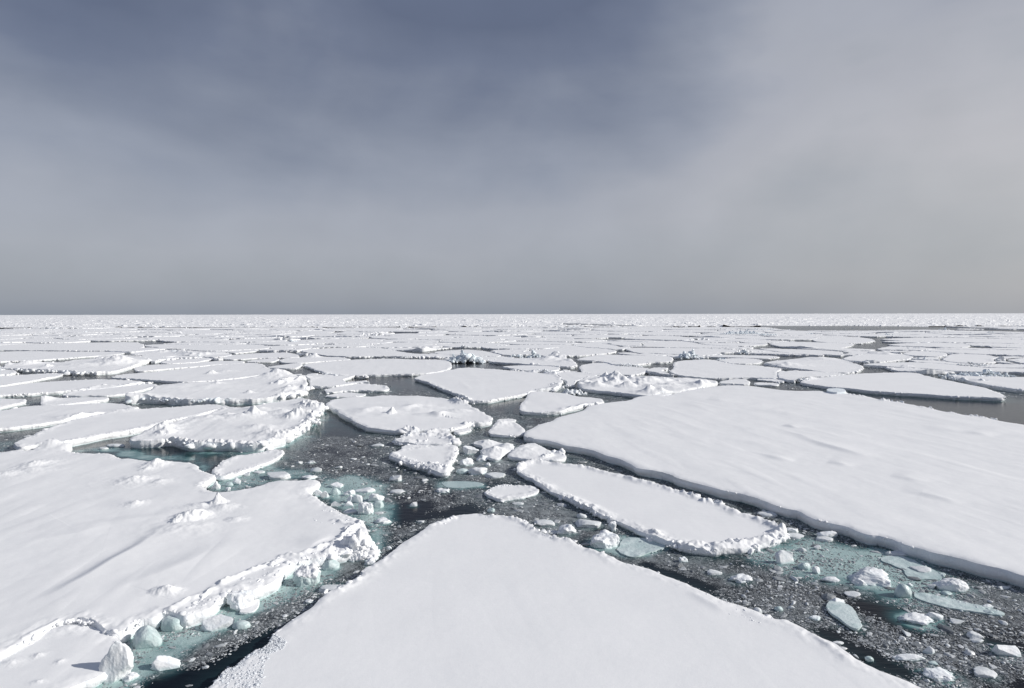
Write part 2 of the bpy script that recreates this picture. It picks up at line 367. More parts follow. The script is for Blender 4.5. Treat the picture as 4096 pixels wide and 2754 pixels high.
    h += rim * 0.13 * rn * np.exp(-((dd - 0.25) / 0.42) ** 2)
    mh = np.zeros_like(h)
    for mo in mounds:
        q = P(mo[0]); mx, my = ground(q[0, 0], q[0, 1], fb); rx, ry, hh, sharp = mo[1:5]
        e = np.sqrt(((x - mx) / rx) ** 2 + ((y - my) / ry) ** 2) + 1e-6
        e = e * (1 + 0.35 * fbm(x / rx * 1.3, y / ry * 1.3, s, 3))
        mh = np.maximum(mh, hh * np.exp(-e ** sharp) * (1 + 0.5 * fbm(x / rx * 2.0, y / rx * 2.0, s, 3)))
    h += mh
    for dr in drifts:
        q = P(dr[0]); lx, ly = ground(q[:, 0], q[:, 1], fb); dd_, side, al = lined(x, y, np.stack([lx, ly], 1))
        wa, wb, hh = dr[1:4]; prof = np.where(side > 0, np.exp(-(dd_ / wa)), np.exp(-(dd_ / wb) ** 2))
        h += (.7 if fb > .6 else .9) * hh * prof * np.sin(np.pi * np.clip(al, 0.0, 1.0)) ** 1.3
    bil = 1 - 2 * np.abs(perlin(x / .55 + s, y / .55, 2.2)) + .5 * perlin(x / .23, y / .23 + s, 1.1) if cyd < 75 else 1 - 2 * np.abs(perlin(x / (.55 + cyd / 120) + s, y / (.9 + cyd / 60), 2.2))
    for (ln, dens, rmi, rma, wid, hei, mt) in ridges:
        q = P(ln); lx, ly = ground(q[:, 0], q[:, 1], fb); dd_, side, al = lined(x, y, np.stack([lx, ly], 1))
        h += hei * .75 * np.exp(-(dd_ / (wid * 1.3)) ** 2) * np.clip(.45 + .75 * bil, 0, 1.5)
    h += rim * .10 * np.exp(-(dd / .45) ** 2) * np.clip(bil, -.2, .9) * np.clip(.5 + 1.8 * perlin(x / 4 + s, y / 4, 6.1), .05, 1.3)
    root_c = poly.mean(0); cx, cy = float(root_c[0]), float(root_c[1])
    root = thing(name, label, cat, (cx, cy, 0), group); off = np.array([cx, cy, 0])
    V = np.stack([x, y, h], 1)
    mesh_obj('snow_cover', V - off, remap[F], mat or M_SNOW, root)
    # broken side wall
    bi = remap[bv]; bx, by, bz = x[bi], y[bi], h[bi]; onx, ony = nx[bv], ny[bv]
    wf = 1.9 if cyd < 45 else .8
    lev = [1.0, 0.82, 0.62, 0.42, 0.22, 0.05, -0.7]; outs = [0.0, 0.03, 0.05, 0.045, 0.01, -0.06, 0.25]; rings = []
    for j, (l, o) in enumerate(zip(lev, outs)):
        z = (bz if l > .95 else bz * .5 * l + fb * .5 * l if l > .7 else np.full(len(bz), fb * l)) if l > 0 else np.full(len(bz), l * 0.6)
        w = 0.0 if j == 0 else 1.0
        of = (o + w * 0.13 * fbm(bx * wf + by * .7 * wf, z * 4 + by * .6 * wf, s, 3)) * min(1.0, fb / 0.35)
        rings.append(np.stack([bx + onx * of, by + ony * of, z - (0.002 if j == 0 else 0)], 1))
    nb = len(bv); rb = np.full(R * Cn, -1); rb[bv] = np.arange(nb); a, b_ = rb[E[:, 0]], rb[E[:, 1]]
    SF = np.concatenate([np.stack([b_ + j * nb, a + j * nb, a + (j + 1) * nb, b_ + (j + 1) * nb], 1) for j in range(len(lev) - 1)])
    mesh_obj('ice_edge', np.concatenate(rings) - off, SF, M_EDGE if mat is None else mat, root)
    # lumps thrown up along the edge
    if rim > 0:
        px_m = cy / FPX * 4.0; e1 = np.stack([x[remap[E[:, 0]]], y[remap[E[:, 0]]]], 1); e2 = np.stack([x[remap[E[:, 1]]], y[remap[E[:, 1]]]], 1)
        L = np.linalg.norm(e2 - e1, axis=1); tot = L.sum(); vis = np.abs(e1[:, 0]) < e1[:, 1] * 0.9 + 4
        rmin = max(0.045, 0.45 * px_m); rmx = max(rmax * (1 if cy < 60 else .75), rmin * 1.5)
        n = int(min(4200, rim * tot * 2.6 / max(rmin, .08) * (.26 if cy < 60 else .13))); pr = L * vis * np.clip(0.35 + 2.4 * fbm(e1[:, 0] / 3.5, e1[:, 1] / 3.5, s, 3), 0.02, 2.0)
        if n > 3 and pr.sum() > 0:
            ii = r.choice(len(E), n, p=pr / pr.sum()); u = r.random(n); bp = e1[ii] * (1 - u[:, None]) + e2[ii] * u[:, None]
            nxx, nyy = nx[E[ii, 0]], ny[E[ii, 0]]
            rad = rmin * (r.random(n) * 0.985 + 0.015) ** -0.5; rad = np.minimum(rad, rmx)
            low = r.random(n) < 0.14; inn = np.where(low, -0.03, np.abs(r.normal(0, 0.20, n)) * (0.5 + rim * 0.6))
            zz = np.where(low, r.uniform(0.05, 0.9, n) * fb, fb * 0.92 + 0.10 * rim * r.random(n) * np.exp(-inn / 0.4) - 0.55 * rad)
            pos = np.stack([bp[:, 0] - nxx * inn, bp[:, 1] - nyy * inn, zz], 1)
            sc = rad[:, None] * np.stack([r.uniform(.8, 1.5, n), r.uniform(.7, 1.2, n), r.uniform(.5, .95, n)], 1)
            big = rad > 2.2 * px_m; parts = []
            for lod, mm in ((3, big), (2, ~big)):
                if mm.any(): parts.append(scatter(pos[mm], sc[mm], sd + lod, lod))
            v_l, f_l = join(parts); mesh_obj('rubble_rim', v_l - off, f_l, lumpmat or M_RIM, root)['kind'] = 'stuff'
    for (ln, dens, rmi, rma, wid, hei, mt) in ridges:               # pressure ridges frozen to the floe
        q = P(ln); lx, ly = ground(q[:, 0], q[:, 1], fb); seg = np.hypot(np.diff(lx), np.diff(ly)); cum = np.concatenate([[0], np.cumsum(seg)])
        n = int(dens * (.75 if cy < 60 else .5) * cum[-1]); tt = r.random(n) * cum[-1]; X_ = np.interp(tt, cum, lx); Y_ = np.interp(tt, cum, ly)
        ox, oy = r.normal(0, wid, n), r.normal(0, wid, n); rad = rmi * (r.random(n) * .97 + .03) ** -0.5; rad = np.minimum(rad, rma)
        env = np.exp(-(ox ** 2 + oy ** 2) / (2 * wid * wid)) * np.clip(0.6 + 1.0 * perlin(X_ / 1.7, Y_ / 1.7, 3.3), 0.15, 1.3)
        pos = np.stack([X_ + ox, Y_ + oy, fb + hei * env * r.uniform(.2, .9, n) - rad * 0.45], 1)
        sc = rad[:, None] * r.uniform(.65, 1.35, (n, 3)) * np.array([1, 1, .8])
        v_l, f_l = scatter(pos, sc, sd + 77, 3 if cy < 60 else 2, LUMPS if mt != 'blue' else ANG); mesh_obj('pressure_ridge', v_l - off, f_l, {'rim': M_RIM, 'blue': M_BLUE, 'edge': M_CHUNK}[mt], root)['kind'] = 'stuff'
    for (pl, n, rmi, rma, mt) in patches:
        q = P(pl); lx, ly = ground(q[:, 0], q[:, 1], fb); pg = np.stack([lx, ly], 1)
        X_ = r.uniform(lx.min(), lx.max(), n * 4); Y_ = r.uniform(ly.min(), ly.max(), n * 4); ok = inpoly(X_, Y_, pg) & inpoly(X_, Y_, poly); X_, Y_ = X_[ok][:n], Y_[ok][:n]; n2_ = len(X_)
        rad = np.minimum(rmi * (r.random(n2_) * .97 + .03) ** -0.5, rma); pos = np.stack([X_, Y_, fb + 0 * X_ + rad * .1], 1)
        v_l, f_l = scatter(pos, rad[:, None] * r.uniform(.7, 1.3, (n2_, 3)) * np.array([1, 1, .55]), sd + 78, 2); mesh_obj('granular_ice', v_l - off, f_l, {'gran': M_GRAN, 'rim': M_RIM}[mt], root)['kind'] = 'stuff'
    FLOES.append((poly, fb, (poly[:, 0].min(), poly[:, 0].max(), poly[:, 1].min(), poly[:, 1].max())))
    return root


# near and middle floes, outlined from the photograph
FRONT = ('S 4000 3200 2500 3260 400 3260 720 2860 830 2754 D 1320 1540 1400 1440 1460 1425 1530 1350 1660 1290 1700 1215 1780 1150 1900 1080 2010 985 2100 945 2230 870 2332 790 '
         'E 90 920 180 870 250 820 345 765 440 700 470 660 560 610 650 545 720 520 800 490 870 480 940 466 1010 490 1060 480 1130 490 1200 505 1280 555 1340 600 1420 625 1530 640 1600 680 '
         '1690 710 1760 735 1850 775 1920 790 2010 815 2130 860 2240 900 2332 945 F 100 850 230 905 330 950 450 1010 560 1040 660 1070 740 1115 800 1130 850 1125 930 1165 1000 1210 1080 1255 '
         '1150 1290 1220 1340 1330 1395 1470 1455 1600 1500 1720 1561 S 3900 2900')
floe('broad smooth white floe filling the foreground, its blunt tip pointing up the picture', .38, .35, FRONT, seed=3, und=.34, rmax=.20, amp=.10,
     ridges=[('E 1130 492 1200 510 1270 550 1300 575 1420 625 1530 640', 16, .05, .20, .20, .16, 'rim'), ('E 1640 700 1700 720 1780 745', 14, .04, .14, .16, .10, 'rim'),
             ('E 660 548 720 530 800 500', 14, .05, .16, .14, .12, 'rim'), ('E 20 960 100 950 200 885', 10, .06, .22, .16, .12, 'rim'), ('E 980 480 1050 492', 14, .05, .16, .14, .12, 'rim')],
     patches=[('D 1290 1561 1400 1440 1470 1420 1530 1360 1660 1300 1700 1225 1780 1255 1770 1310 1680 1350 1640 1420 1640 1500 1610 1600 1250 1650', 2600, .012, .07, 'gran'),
              ('F 230 925 330 960 560 1050 740 1120 830 1140 700 1160 600 1130 450 1090 300 1000', 160, .012, .05, 'rim')],
     drifts=[('F 240 940 330 1000 420 1050 500 1110', .5, .3, .06), ('F 1070 1262 1150 1310 1260 1400', .4, .2, .07)])
floe('huge smooth wind-ridged floe on the right with a long shaded grey edge', .62, .10,
     'B 1325 905 1330 885 1400 840 1430 825 1520 805 1530 785 1600 765 1700 745 1760 705 1900 680 2040 665 2060 648 2200 630 2332 617 C 60 602 180 580 250 560 350 545 450 532 560 530 680 540 '
     '800 560 900 567 1050 565 1110 575 1215 570 1250 590 1350 600 1450 625 1560 640 1640 652 1720 670 1860 700 2000 722 2120 740 2200 755 2332 775 2500 810 S 4300 1740 4800 1930 4800 2300 '
     'F 2450 890 2332 855 2200 815 2060 790 1900 740 1760 710 1680 680 1600 660 1540 640 1440 605 1370 600 1300 580 1230 545 1100 520 1000 490 930 450 860 440 800 420 740 400 600 350 480 330 '
     '340 290 200 255 100 215 20 205 E 2190 240 2060 205 1940 190 1900 165 1830 130 1760 115 1650 70 1480 45 1420 22 1300 5 B 1390 915', seed=5, und=1.1, amp=.12, rmax=.14, wind=-1.37,
     drifts=[('C 780 800 870 825 950 845 1020 880 1100 905 1200 935 1320 970 1430 990', 2.6, .7, .15), ('C 820 783 880 790 930 802', 1.4, .45, .20), ('C 350 620 430 625 520 650', 3, 1.0, .17),
             ('C 600 660 700 690 850 700 960 735', 4, 1.2, .16), ('C 700 965 800 990 900 1005', 1.4, .5, .12), ('C 1100 1010 1180 1020 1260 1040', 1.2, .5, .15), ('C 1950 820 2050 835 2150 850', 2.5, .8, .18),
             ('C 1700 800 1850 810 1980 835', 3, 1, .14), ('F 1560 330 1700 350 1850 385 1960 420', 1.6, .5, .14), ('F 980 5 1100 50 1250 90 1400 125', 1.4, .5, .10), ('F 1500 240 1600 255 1740 285', 1.4, .5, .10),
             ('C 120 780 240 855 420 900', 3, 1, .10), ('C 200 640 300 660 420 700', 3, 1.2, .12), ('F 600 80 760 115 900 150', 1.2, .4, .07), ('C 400 865 620 880 850 945', 2, .7, .07), ('F 300 150 500 190 700 240 860 300', 1.6, .6, .05)],
     mounds=[('C 640 660', 3, 2, .10, 1.5)],
     ridges=[('C 1255 592 1330 602', 3, .12, .3, .3, .2, 'rim'), ('C 1450 628 1500 628 1580 640', 5, .12, .34, .3, .35, 'rim'), ('C 1700 668 1750 675', 5, .12, .3, .3, .2, 'rim'), ('C 1880 703 1910 706', 4, .1, .25, .3, .2, 'rim'), ('C 2020 722 2060 728 2110 735', 7, .12, .4, .3, .3, 'rim')])
floe('large drifted floe at lower left with a crumbling turquoise-lit edge', .55, .5,
     'S -700 1850 A 0 1018 120 1000 200 1010 300 985 350 955 400 985 490 970 440 1010 560 1022 740 1022 780 1055 900 1060 1030 1080 1180 1085 1290 1085 1320 1130 1360 1150 D 1250 210 1340 235 '
     '1290 275 1240 300 1300 330 1370 350 1480 335 1600 310 1700 275 1840 270 1960 262 2005 278 1950 310 1900 335 1960 380 2060 430 2150 480 2250 510 2280 600 2230 680 2100 720 2000 745 '
     '1900 765 1800 790 1740 830 1740 870 1680 910 1600 945 1510 960 1420 960 1380 1000 1340 1050 1240 1085 1130 1105 1060 1080 1000 1080 970 1110 870 1130 820 1165 760 1195 700 1205 640 1196 '
     '520 1122 360 1148 180 1245 0 1355 -200 1440 S -700 2750', seed=9, und=1.2, rmax=.26, amp=.14, wind=-1.5,
     mounds=[('D 1355 412', .35, .35, .62, 1.5), ('D 1390 440', .7, .5, .22, 1.2), ('D 1190 500', .75, .9, .42, 2.2), ('D 1120 520', .35, .7, .35, 2.0), ('D 1160 570', 1.5, 1.0, .18, 1.6), ('D 845 268', .8, .8, .35, 1.2), ('D 970 170', .6, .8, .45, 1.4),
             ('D 915 200', .4, .5, .2, 1.3), ('D 225 172', .8, 1.0, .35, 1.3), ('D 195 208', 1.2, .8, .22, 1.3), ('D 40 235', 1.0, 1.0, .25, 1.2), ('D 845 416', .4, .4, .18, 1.3), ('D 1030 965', .5, .3, .22, 2.4), ('D 1000 280', .7, .7, .16, 1.5), ('D 1460 515', .5, .4, .12, 1.8),
             ('D 1240 430', .8, .5, .18, 1.4), ('D 1600 330', 4, 3, .10, 2), ('A 350 975', 2, 1.6, .6, 2.0)],
     drifts=[('D 1110 520 1000 590 880 680 720 770 560 870 380 960 200 1040', 2.6, .45, .20), ('D 1320 640 1300 710 1180 790 1000 860 800 930 640 1000', 1.6, .8, .12), ('D 1150 460 960 500 700 530 420 570', 2.0, .8, .10), ('D 1000 370 850 420 700 470', .8, 2.0, .06), ('D 1800 380 1500 420 1300 440', 1.2, 2.5, .06),
             ('D 2080 610 1980 655 1900 700', .3, .9, .10), ('D 700 540 500 600 0 690', 1.0, 3, .10)],
     ridges=[('D 1760 745 1860 735 1960 700 2060 660', 24, .05, .22, .16, .20, 'rim'), ('D 1400 910 1500 860 1620 810 1740 770', 26, .05, .22, .13, .16, 'rim'), ('D 1060 1075 1180 1010 1300 970 1400 900', 26, .05, .22, .15, .14, 'rim'),
             ('D 1500 930 1540 900 1640 880 1740 840', 20, .06, .24, .16, .05, 'rim'), ('D 0 1345 180 1240 360 1146 460 1140 560 1140 620 1175', 14, .04, .18, .12, .08, 'rim'), ('D 2080 520 2180 545 2250 530', 18, .04, .16, .14, .16, 'rim'),
             ('D 2040 720 2130 620 2180 570 2240 545', 30, .06, .22, .16, .22, 'rim'), ('D 970 1110 870 1130 820 1160', 12, .05, .13, .10, .02, 'rim')],
     patches=[('D 1760 770 2060 680 2190 570 2250 640 2100 735 1780 840 1745 825', 170, .04, .17, 'rim'), ('D 1060 1095 1400 945 1500 870 1740 790 1740 870 1520 950 1390 1000 1240 1082 1120 1105', 420, .035, .15, 'rim'), ('D 1950 470 2080 440 2200 520 2100 560 1950 540', 150, .02, .09, 'rim')])
floe('low white slab at the bottom left corner pressed under the bigger floe', .40, .25,
     'D -150 1450 180 1272 360 1172 520 1150 640 1205 740 1240 790 1300 750 1390 620 1470 500 1515 400 1565 S 150 2850 -300 2950 -500 2780', seed=12, und=1.1, rmax=.12, amp=.06,
     mounds=[('D 240 1355', .16, .13, .07, 1.6), ('D 375 1395', .12, .12, .05, 1.6), ('D 70 1400', .3, .2, .06, 1.6), ('D 380 1195', .8, .3, .12, 1.8), ('D 240 1520', .15, .1, .05, 1.6)],
     ridges=[('D 560 1150 620 1190 700 1235', 8, .04, .12, .10, .03, 'rim'), ('D -50 1400 100 1320 180 1265 300 1195', 22, .04, .14, .10, .08, 'rim')])
floe('elongated smooth floe with a lumpy raised rim all the way round, right of centre', .30, 1.15,
     'E 1200 195 1220 165 1300 148 1400 155 1500 170 1620 180 1720 205 1800 225 1900 250 1990 275 2080 300 2180 325 2260 355 2330 375 F 240 345 290 365 340 385 440 405 560 465 640 485 720 520 '
     '790 555 840 590 850 615 800 645 700 670 600 688 500 700 400 710 300 700 200 678 120 645 60 620 0 592 E 2250 690 2170 655 2080 628 2000 603 1900 555 1800 515 1700 475 1600 425 1500 375 1400 335 1330 295 1290 260 1240 240 1200 212',
     seed=14, und=.5, rmax=.28, amp=.16,
     ridges=[('F 250 680 300 665 400 675 500 670 600 655 700 640 790 610 830 590', 20, .10, .34, .20, .22, 'rim'), ('F 225 345 270 358', 20, .10, .34, .18, .2, 'rim'), ('F 345 395 400 400 440 410', 18, .10, .3, .2, .25, 'rim'),
             ('E 1200 205 1225 170 1300 155 1340 158', 16, .08, .3, .22, .2, 'rim'), ('F 0 590 40 600', 18, .1, .3, .15, .2, 'rim'), ('F 700 510 790 560 830 590', 14, .08, .25, .25, .15, 'rim')])
floe('small flat plate with a crumbly rim, above the tip of the foreground floe', .16, .9, 'E 990 340 1060 305 1140 295 1220 300 1290 300 1335 325 1320 350 1240 370 1150 385 1080 395 1050 375 1010 360', rmax=.14, amp=.09, und=.6)
floe('triangular floe with broken snow heaped along its lower side, left of small plates', .42, .8, 'E 395 110 440 90 480 75 620 60 720 48 825 45 820 80 800 130 775 185 770 215 730 222 680 207 620 183 560 172 500 152 440 128', rmax=.28, amp=.12,
     ridges=[('E 600 170 650 170 700 190 760 190', 24, .12, .42, .32, .28, 'rim'), ('E 420 105 500 135 580 160', 18, .08, .28, .22, .1, 'rim')])
floe('narrow white slab just behind the triangular floe', .3, .5, 'E 470 60 500 48 580 44 640 45 655 52 600 58 520 68 480 70', rmax=.2, amp=.1)
floe('heart-shaped humped ice plate between two snowy blocks', .30, .4, 'E 920 30 960 18 1000 15 1040 25 1100 35 1175 45 1170 80 1110 100 1090 125 1060 133 1010 125 980 105 965 85 990 55 940 45', rmax=.2, amp=.12,
     mounds=[('E 1060 90', .9, 1.2, .45, 2), ('E 1010 35', .7, .8, .3, 2), ('E 1130 60', .7, .9, .3, 2)])
floe('wedge of ice with a raised block on its right corner, above the elongated floe', .34, .4, 'E 1140 105 1200 65 1290 30 1340 55 1420 90 1480 100 1500 125 1450 138 1340 138 1240 132 1150 120', rmax=.25, amp=.12,
     mounds=[('E 1250 80', 1.2, 2.0, .25, 2)], ridges=[('E 1360 125 1400 112', 20, .12, .3, .2, .3, 'rim'), ('E 1450 85 1470 100', 20, .2, .45, .22, .22, 'rim')])
floe('rounded triangular plate just left of the huge floe\'s pointed corner', .32, .7, 'B 1085 890 1110 855 1150 830 1220 815 1280 825 1320 855 1335 880 1310 900 1220 903 1130 898', rmax=.3, amp=.15, mounds=[('B 1180 830', 1.0, 1.2, .3, 1.6)])
floe('little curved slab tucked behind the rounded triangular plate', .25, .7, 'B 1145 805 1200 790 1275 795 1270 808 1220 814 1150 817', rmax=.25, amp=.1)
floe('small humped slab below the right end of the ridged oval floe', .3, .6, 'B 850 880 900 860 950 850 980 860 940 878 880 890', rmax=.3, amp=.1)
floe('rough plate piled with snow blocks and a blue hollow, above the triangular floe', .35, .8, 'B 450 940 520 915 540 890 600 885 690 890 700 860 750 855 800 870 840 900 868 930 865 952 780 958 640 960 520 952', rmax=.36, amp=.16,
     ridges=[('B 540 905 600 900 680 905 720 875 760 870', 14, .15, .5, .4, .3, 'edge'), ('B 740 900 820 910 850 935', 12, .15, .45, .4, .25, 'rim'), ('B 500 940 650 945', 12, .12, .35, .4, .25, 'rim')])
floe('oval floe with low curved pressure ridges across its middle, centre of the picture', .50, .55,
     'B 5 690 40 665 130 650 280 645 400 635 540 640 640 640 760 650 870 670 950 695 1010 730 1080 765 1120 785 1115 800 1060 820 980 825 900 845 830 857 760 865 640 870 560 873 470 866 300 855 240 832 180 800 120 770 70 738 25 715', rmax=.34, amp=.25, und=1.3,
     mounds=[('B 445 762', .45, .7, .85, 1.3), ('B 330 745', 3.0, 1.5, .30, 2), ('B 400 765', 4, 2, .20, 1.8), ('B 570 735', 3.5, 1.3, .25, 2), ('B 510 762', 2, .8, .2, 2), ('B 750 768', 3, 1.0, .28, 2.4), ('B 690 720', 3, 1.2, .15, 2), ('B 880 742', 1.5, 1, .25, 2)],
     drifts=[('B 190 780 280 745 380 735 480 740', 2, .7, .35), ('B 480 745 600 715 740 715', 2, .7, .35), ('B 680 765 760 775 830 755', 1.2, .5, .35)],
     ridges=[('B 530 868 560 860 600 868', 14, .15, .5, .35, .4, 'rim'), ('B 870 672 900 690 940 690', 10, .15, .5, .5, .6, 'rim'), ('B 940 828 1000 825', 8, .15, .4, .4, .3, 'rim')])
floe('broad five-sided smooth floe in the centre between two dark open pools', .50, .75,
     'B 600 520 640 500 760 485 860 460 960 450 1080 460 1180 465 1280 475 1380 480 1450 490 1540 495 1578 525 1575 555 1560 585 1500 597 1450 602 1360 606 1355 622 1290 632 1200 648 1140 662 1080 672 1000 672 940 662 900 638 850 617 780 592 720 562 660 538 605 528', rmax=.4, amp=.3, und=.8,
     ridges=[('B 1400 480 1450 470 1500 485 1540 495', 7, .2, .6, .8, .8, 'edge'), ('B 1460 600 1540 590 1560 560', 7, .2, .5, .7, .4, 'rim'), ('B 890 640 940 665', 8, .15, .5, .4, .5, 'rim')])
floe('kite-shaped floe wedged between the broad five-sided floe and the huge right one', .50, .5,
     'B 1300 700 1340 655 1355 620 1420 608 1500 615 1600 620 1680 645 1780 650 1855 660 1855 682 1780 692 1700 712 1620 727 1560 742 1440 745 1350 745 1300 740', rmax=.34, amp=.2,
     ridges=[('B 1600 728 1700 712 1780 690', 6, .15, .4, .5, .3, 'rim')])
floe('lens-shaped floe with a crumbly back rim floating among black pools left of centre', .38, .9, 'B -10 600 40 590 120 575 240 558 330 565 415 570 430 595 400 602 300 602 200 602 100 608 20 616', rmax=.45, amp=.25)
floe('sunken broken slab just below the lens-shaped floe', .18, .8, 'B 0 640 80 625 160 620 280 628 260 640 180 645 60 650', rmax=.34, amp=.3)
floe('very wide smooth floe behind the small dark pools, ending at the ice hummock', .50, .5,
     'G1 1060 570 1200 550 1400 530 1700 510 1990 505 G2 150 515 400 515 480 520 530 555 520 600 480 625 400 640 230 662 0 665 G1 2060 665 1800 670 1600 675 1430 680 1290 665 1250 635 1170 612 1130 590', rmax=.45, amp=.35,
     ridges=[('G1 1260 640 1350 670 1450 675', 3.5, .2, .6, .8, .2, 'edge')])
floe('strip floe with one pointed snow hummock, left of the very wide floe', .45, .7, 'G1 820 520 900 500 1100 490 1300 490 1450 490 1560 510 1520 520 1300 530 1060 550 880 548 830 540', rmax=.45, amp=.3, mounds=[('G1 1185 490', 1.4, 1.4, 1.3, 1.4)])
floe('small slab with a clean pale front face in the channel behind the left floes', .50, .3, 'G1 680 595 800 575 1000 550 1055 552 1055 575 1000 600 965 607 830 600 700 598', rmax=.3, amp=.2)
floe('thin sliver of a floe under the long flat floe, left of centre', .35, .7, 'G1 490 535 600 515 800 500 820 515 780 535 700 540 500 540', rmax=.4, amp=.3)
floe('long flat floe in front of the ribbed dark crack left of centre', .42, .5, 'G1 200 500 350 465 600 450 850 440 970 450 1000 465 1045 485 950 495 800 495 600 500 450 510 300 515', rmax=.45, amp=.4)
floe('pale tongue-shaped floe on the left lying behind the big smooth lens floe', .45, .5, 'A 890 465 920 445 1050 430 1250 425 1400 410 1560 405 1640 410 1600 425 1450 430 1300 445 1150 455 1000 470 910 475', rmax=.45, amp=.35)
floe('big smooth lens-like floe on the left with one tiny snow peak on it', .48, .75, 'A 730 515 800 500 900 490 1100 475 1300 450 1500 430 1700 418 1750 430 1790 460 1855 478 1850 490 1700 505 1500 530 1350 540 1250 550 1150 543 1020 534 900 525 800 520', rmax=.45, amp=.3,
     mounds=[('A 1410 492', .7, .8, .9, 1.4), ('A 1500 478', 2, 2, .3, 1.6)])
floe('thick floe with a craggy heaped right end above green water, left of centre', .80, .8,
     'A 840 655 900 635 960 620 1000 605 1060 580 1200 565 1400 545 1600 525 1800 505 1900 500 1990 510 2040 520 2040 560 2035 595 2000 622 1900 640 1750 655 1600 660 1400 665 1200 668 1050 655 940 655 860 662', rmax=.7, amp=.35, und=1.6,
     mounds=[('A 1855 505', 2.6, 3.0, 1.25, 1.6), ('A 1445 565', 1.2, 1.2, .5, 1.4), ('A 1660 620', .5, .5, .5, 1.5), ('A 1200 580', 8, 5, .4, 2), ('A 900 650', 3, 2.5, .5, 2)],
     ridges=[('A 1870 560 1930 540 2020 530', 5, .25, .8, 1.2, .8, 'blue'), ('A 1900 605 1960 585 2020 590', 6, .25, .7, 1.1, .55, 'rim'), ('A 1860 640 1920 632 2000 618', 6, .2, .6, .7, .5, 'rim'), ('A 860 655 940 655 1060 655 1200 665 1350 665 1500 662', 5, .25, .7, .5, .25, 'blue')])
floe('small pointed slab tipping out behind the craggy heaped floe', .4, .3, 'A 2045 492 2080 490 2130 488 2100 503 2060 512 2045 513', rmax=.3, amp=.2)
floe('rough humpy floe with a snow cone on its left tip, over dark green water', .70, .9,
     'A 850 930 900 905 1000 870 1090 840 1110 830 1250 790 1400 755 1500 715 1600 720 1780 690 1900 670 2000 650 2040 660 2110 690 2160 710 2135 735 2095 772 2075 815 1985 875 1910 925 1810 945 1720 965 1600 960 1450 957 1300 962 1200 940 1140 922 1060 935 960 938 880 938', rmax=.5, amp=.25, und=1.8,
     mounds=[('A 1690 765', .9, .8, 1.0, 1.3), ('A 1720 735', 2.4, 1.4, .4, 1.6), ('A 1600 785', 2, 1.2, .45, 1.5), ('A 1520 775', 1, 1, .4, 1.3), ('A 1400 795', 1.6, 1.2, .4, 1.4), ('A 1880 755', 1.6, 1.2, .4, 1.5), ('A 1990 775', 1.6, 1.2, .7, 1.5), ('A 1745 855', 1.8, 1, .4, 1.5), ('A 1805 900', 1.2, 1, .6, 1.3),
             ('A 1095 862', .8, 1.2, .8, 1.2), ('A 1115 890', 1.0, 1.0, .4, 1.5), ('A 2080 700', 2, 2, .4, 1.6)],
     ridges=[('A 2030 705 2100 720 2150 715', 9, .15, .6, .7, .5, 'rim'), ('A 1140 930 1300 955 1450 950 1600 955 1720 960 1820 940', 9, .15, .55, .4, .25, 'edge'), ('A 1850 920 1950 885 2060 820 2110 760', 8, .15, .5, .5, .3, 'rim'), ('A 1080 900 1110 880', 8, .15, .5, .5, .25, 'rim'), ('A 1930 790 1990 775 2070 780', 8, .12, .4, .5, .35, 'rim')])
floe('long smooth floe with a ragged bright right edge running up beside the humpy floe', .60, .9,
     'A 90 955 150 930 240 890 340 850 440 810 620 770 800 740 900 730 1200 710 1400 695 1490 700 1540 712 1500 725 1400 743 1300 770 1150 800 1000 838 850 872 700 892 550 926 400 950 250 962 130 988', rmax=.42, amp=.25, und=.8,
     mounds=[('A 780 742', 1.5, 1, .3, 1.5), ('A 860 738', 1, 1, .2, 1.5)])
floe('flat floe at the left frame edge just above the long smooth one', .50, .5, 'A -150 740 0 738 200 705 400 700 600 690 780 688 880 710 940 735 850 745 700 755 600 775 480 790 400 805 200 833 0 855 -200 863', rmax=.4, amp=.3,
     mounds=[('A 520 782', 2, 1.2, .5, 1.5), ('A 620 765', 1.5, 1, .3, 1.5), ('A 890 735', 1.5, 1, .4, 1.4)])
floe('small floe with an upright left end in the dark channel at far left', .50, .7, 'A 270 680 300 660 450 650 600 648 720 650 715 662 600 676 400 700 300 708 270 705', rmax=.5, amp=.25, mounds=[('A 285 670', 1.2, 1.5, .6, 1.6)])
floe('ragged floe tip entering from the left frame edge beside the dark channel', .45, .9, 'A -120 670 0 655 100 660 200 665 150 683 50 703 0 718 -100 730', rmax=.5, amp=.3)
floe('gently curved floe with a crusted right rim, above the upright-ended one at left', .42, .8, 'A 400 635 500 610 600 590 800 570 1000 560 1050 565 1000 588 900 612 800 632 700 637 500 639', rmax=.45, amp=.3)
floe('wide floe crossed by a long low rubble ridge at the left frame edge', .50, .6, 'A -150 600 0 585 200 555 400 540 600 530 800 530 1000 548 900 560 700 588 500 602 300 616 100 628 -100 640', rmax=.5, amp=.4,
     ridges=[('A 560 600 650 575 760 575 1000 550', 2.5, .2, .55, .5, .3, 'rim')])
floe('narrow tapering floe second from the craggy snow-heaped one at far left', .45, .8, 'A -150 520 0 510 150 500 330 490 440 490 400 503 300 522 200 541 0 574 -150 584', rmax=.5, amp=.4)
floe('small crusted slab at the left frame edge under the snow-heaped floe', .45, 1.0, 'A -80 480 0 470 100 470 110 488 50 496 -60 500', rmax=.6, amp=.4)
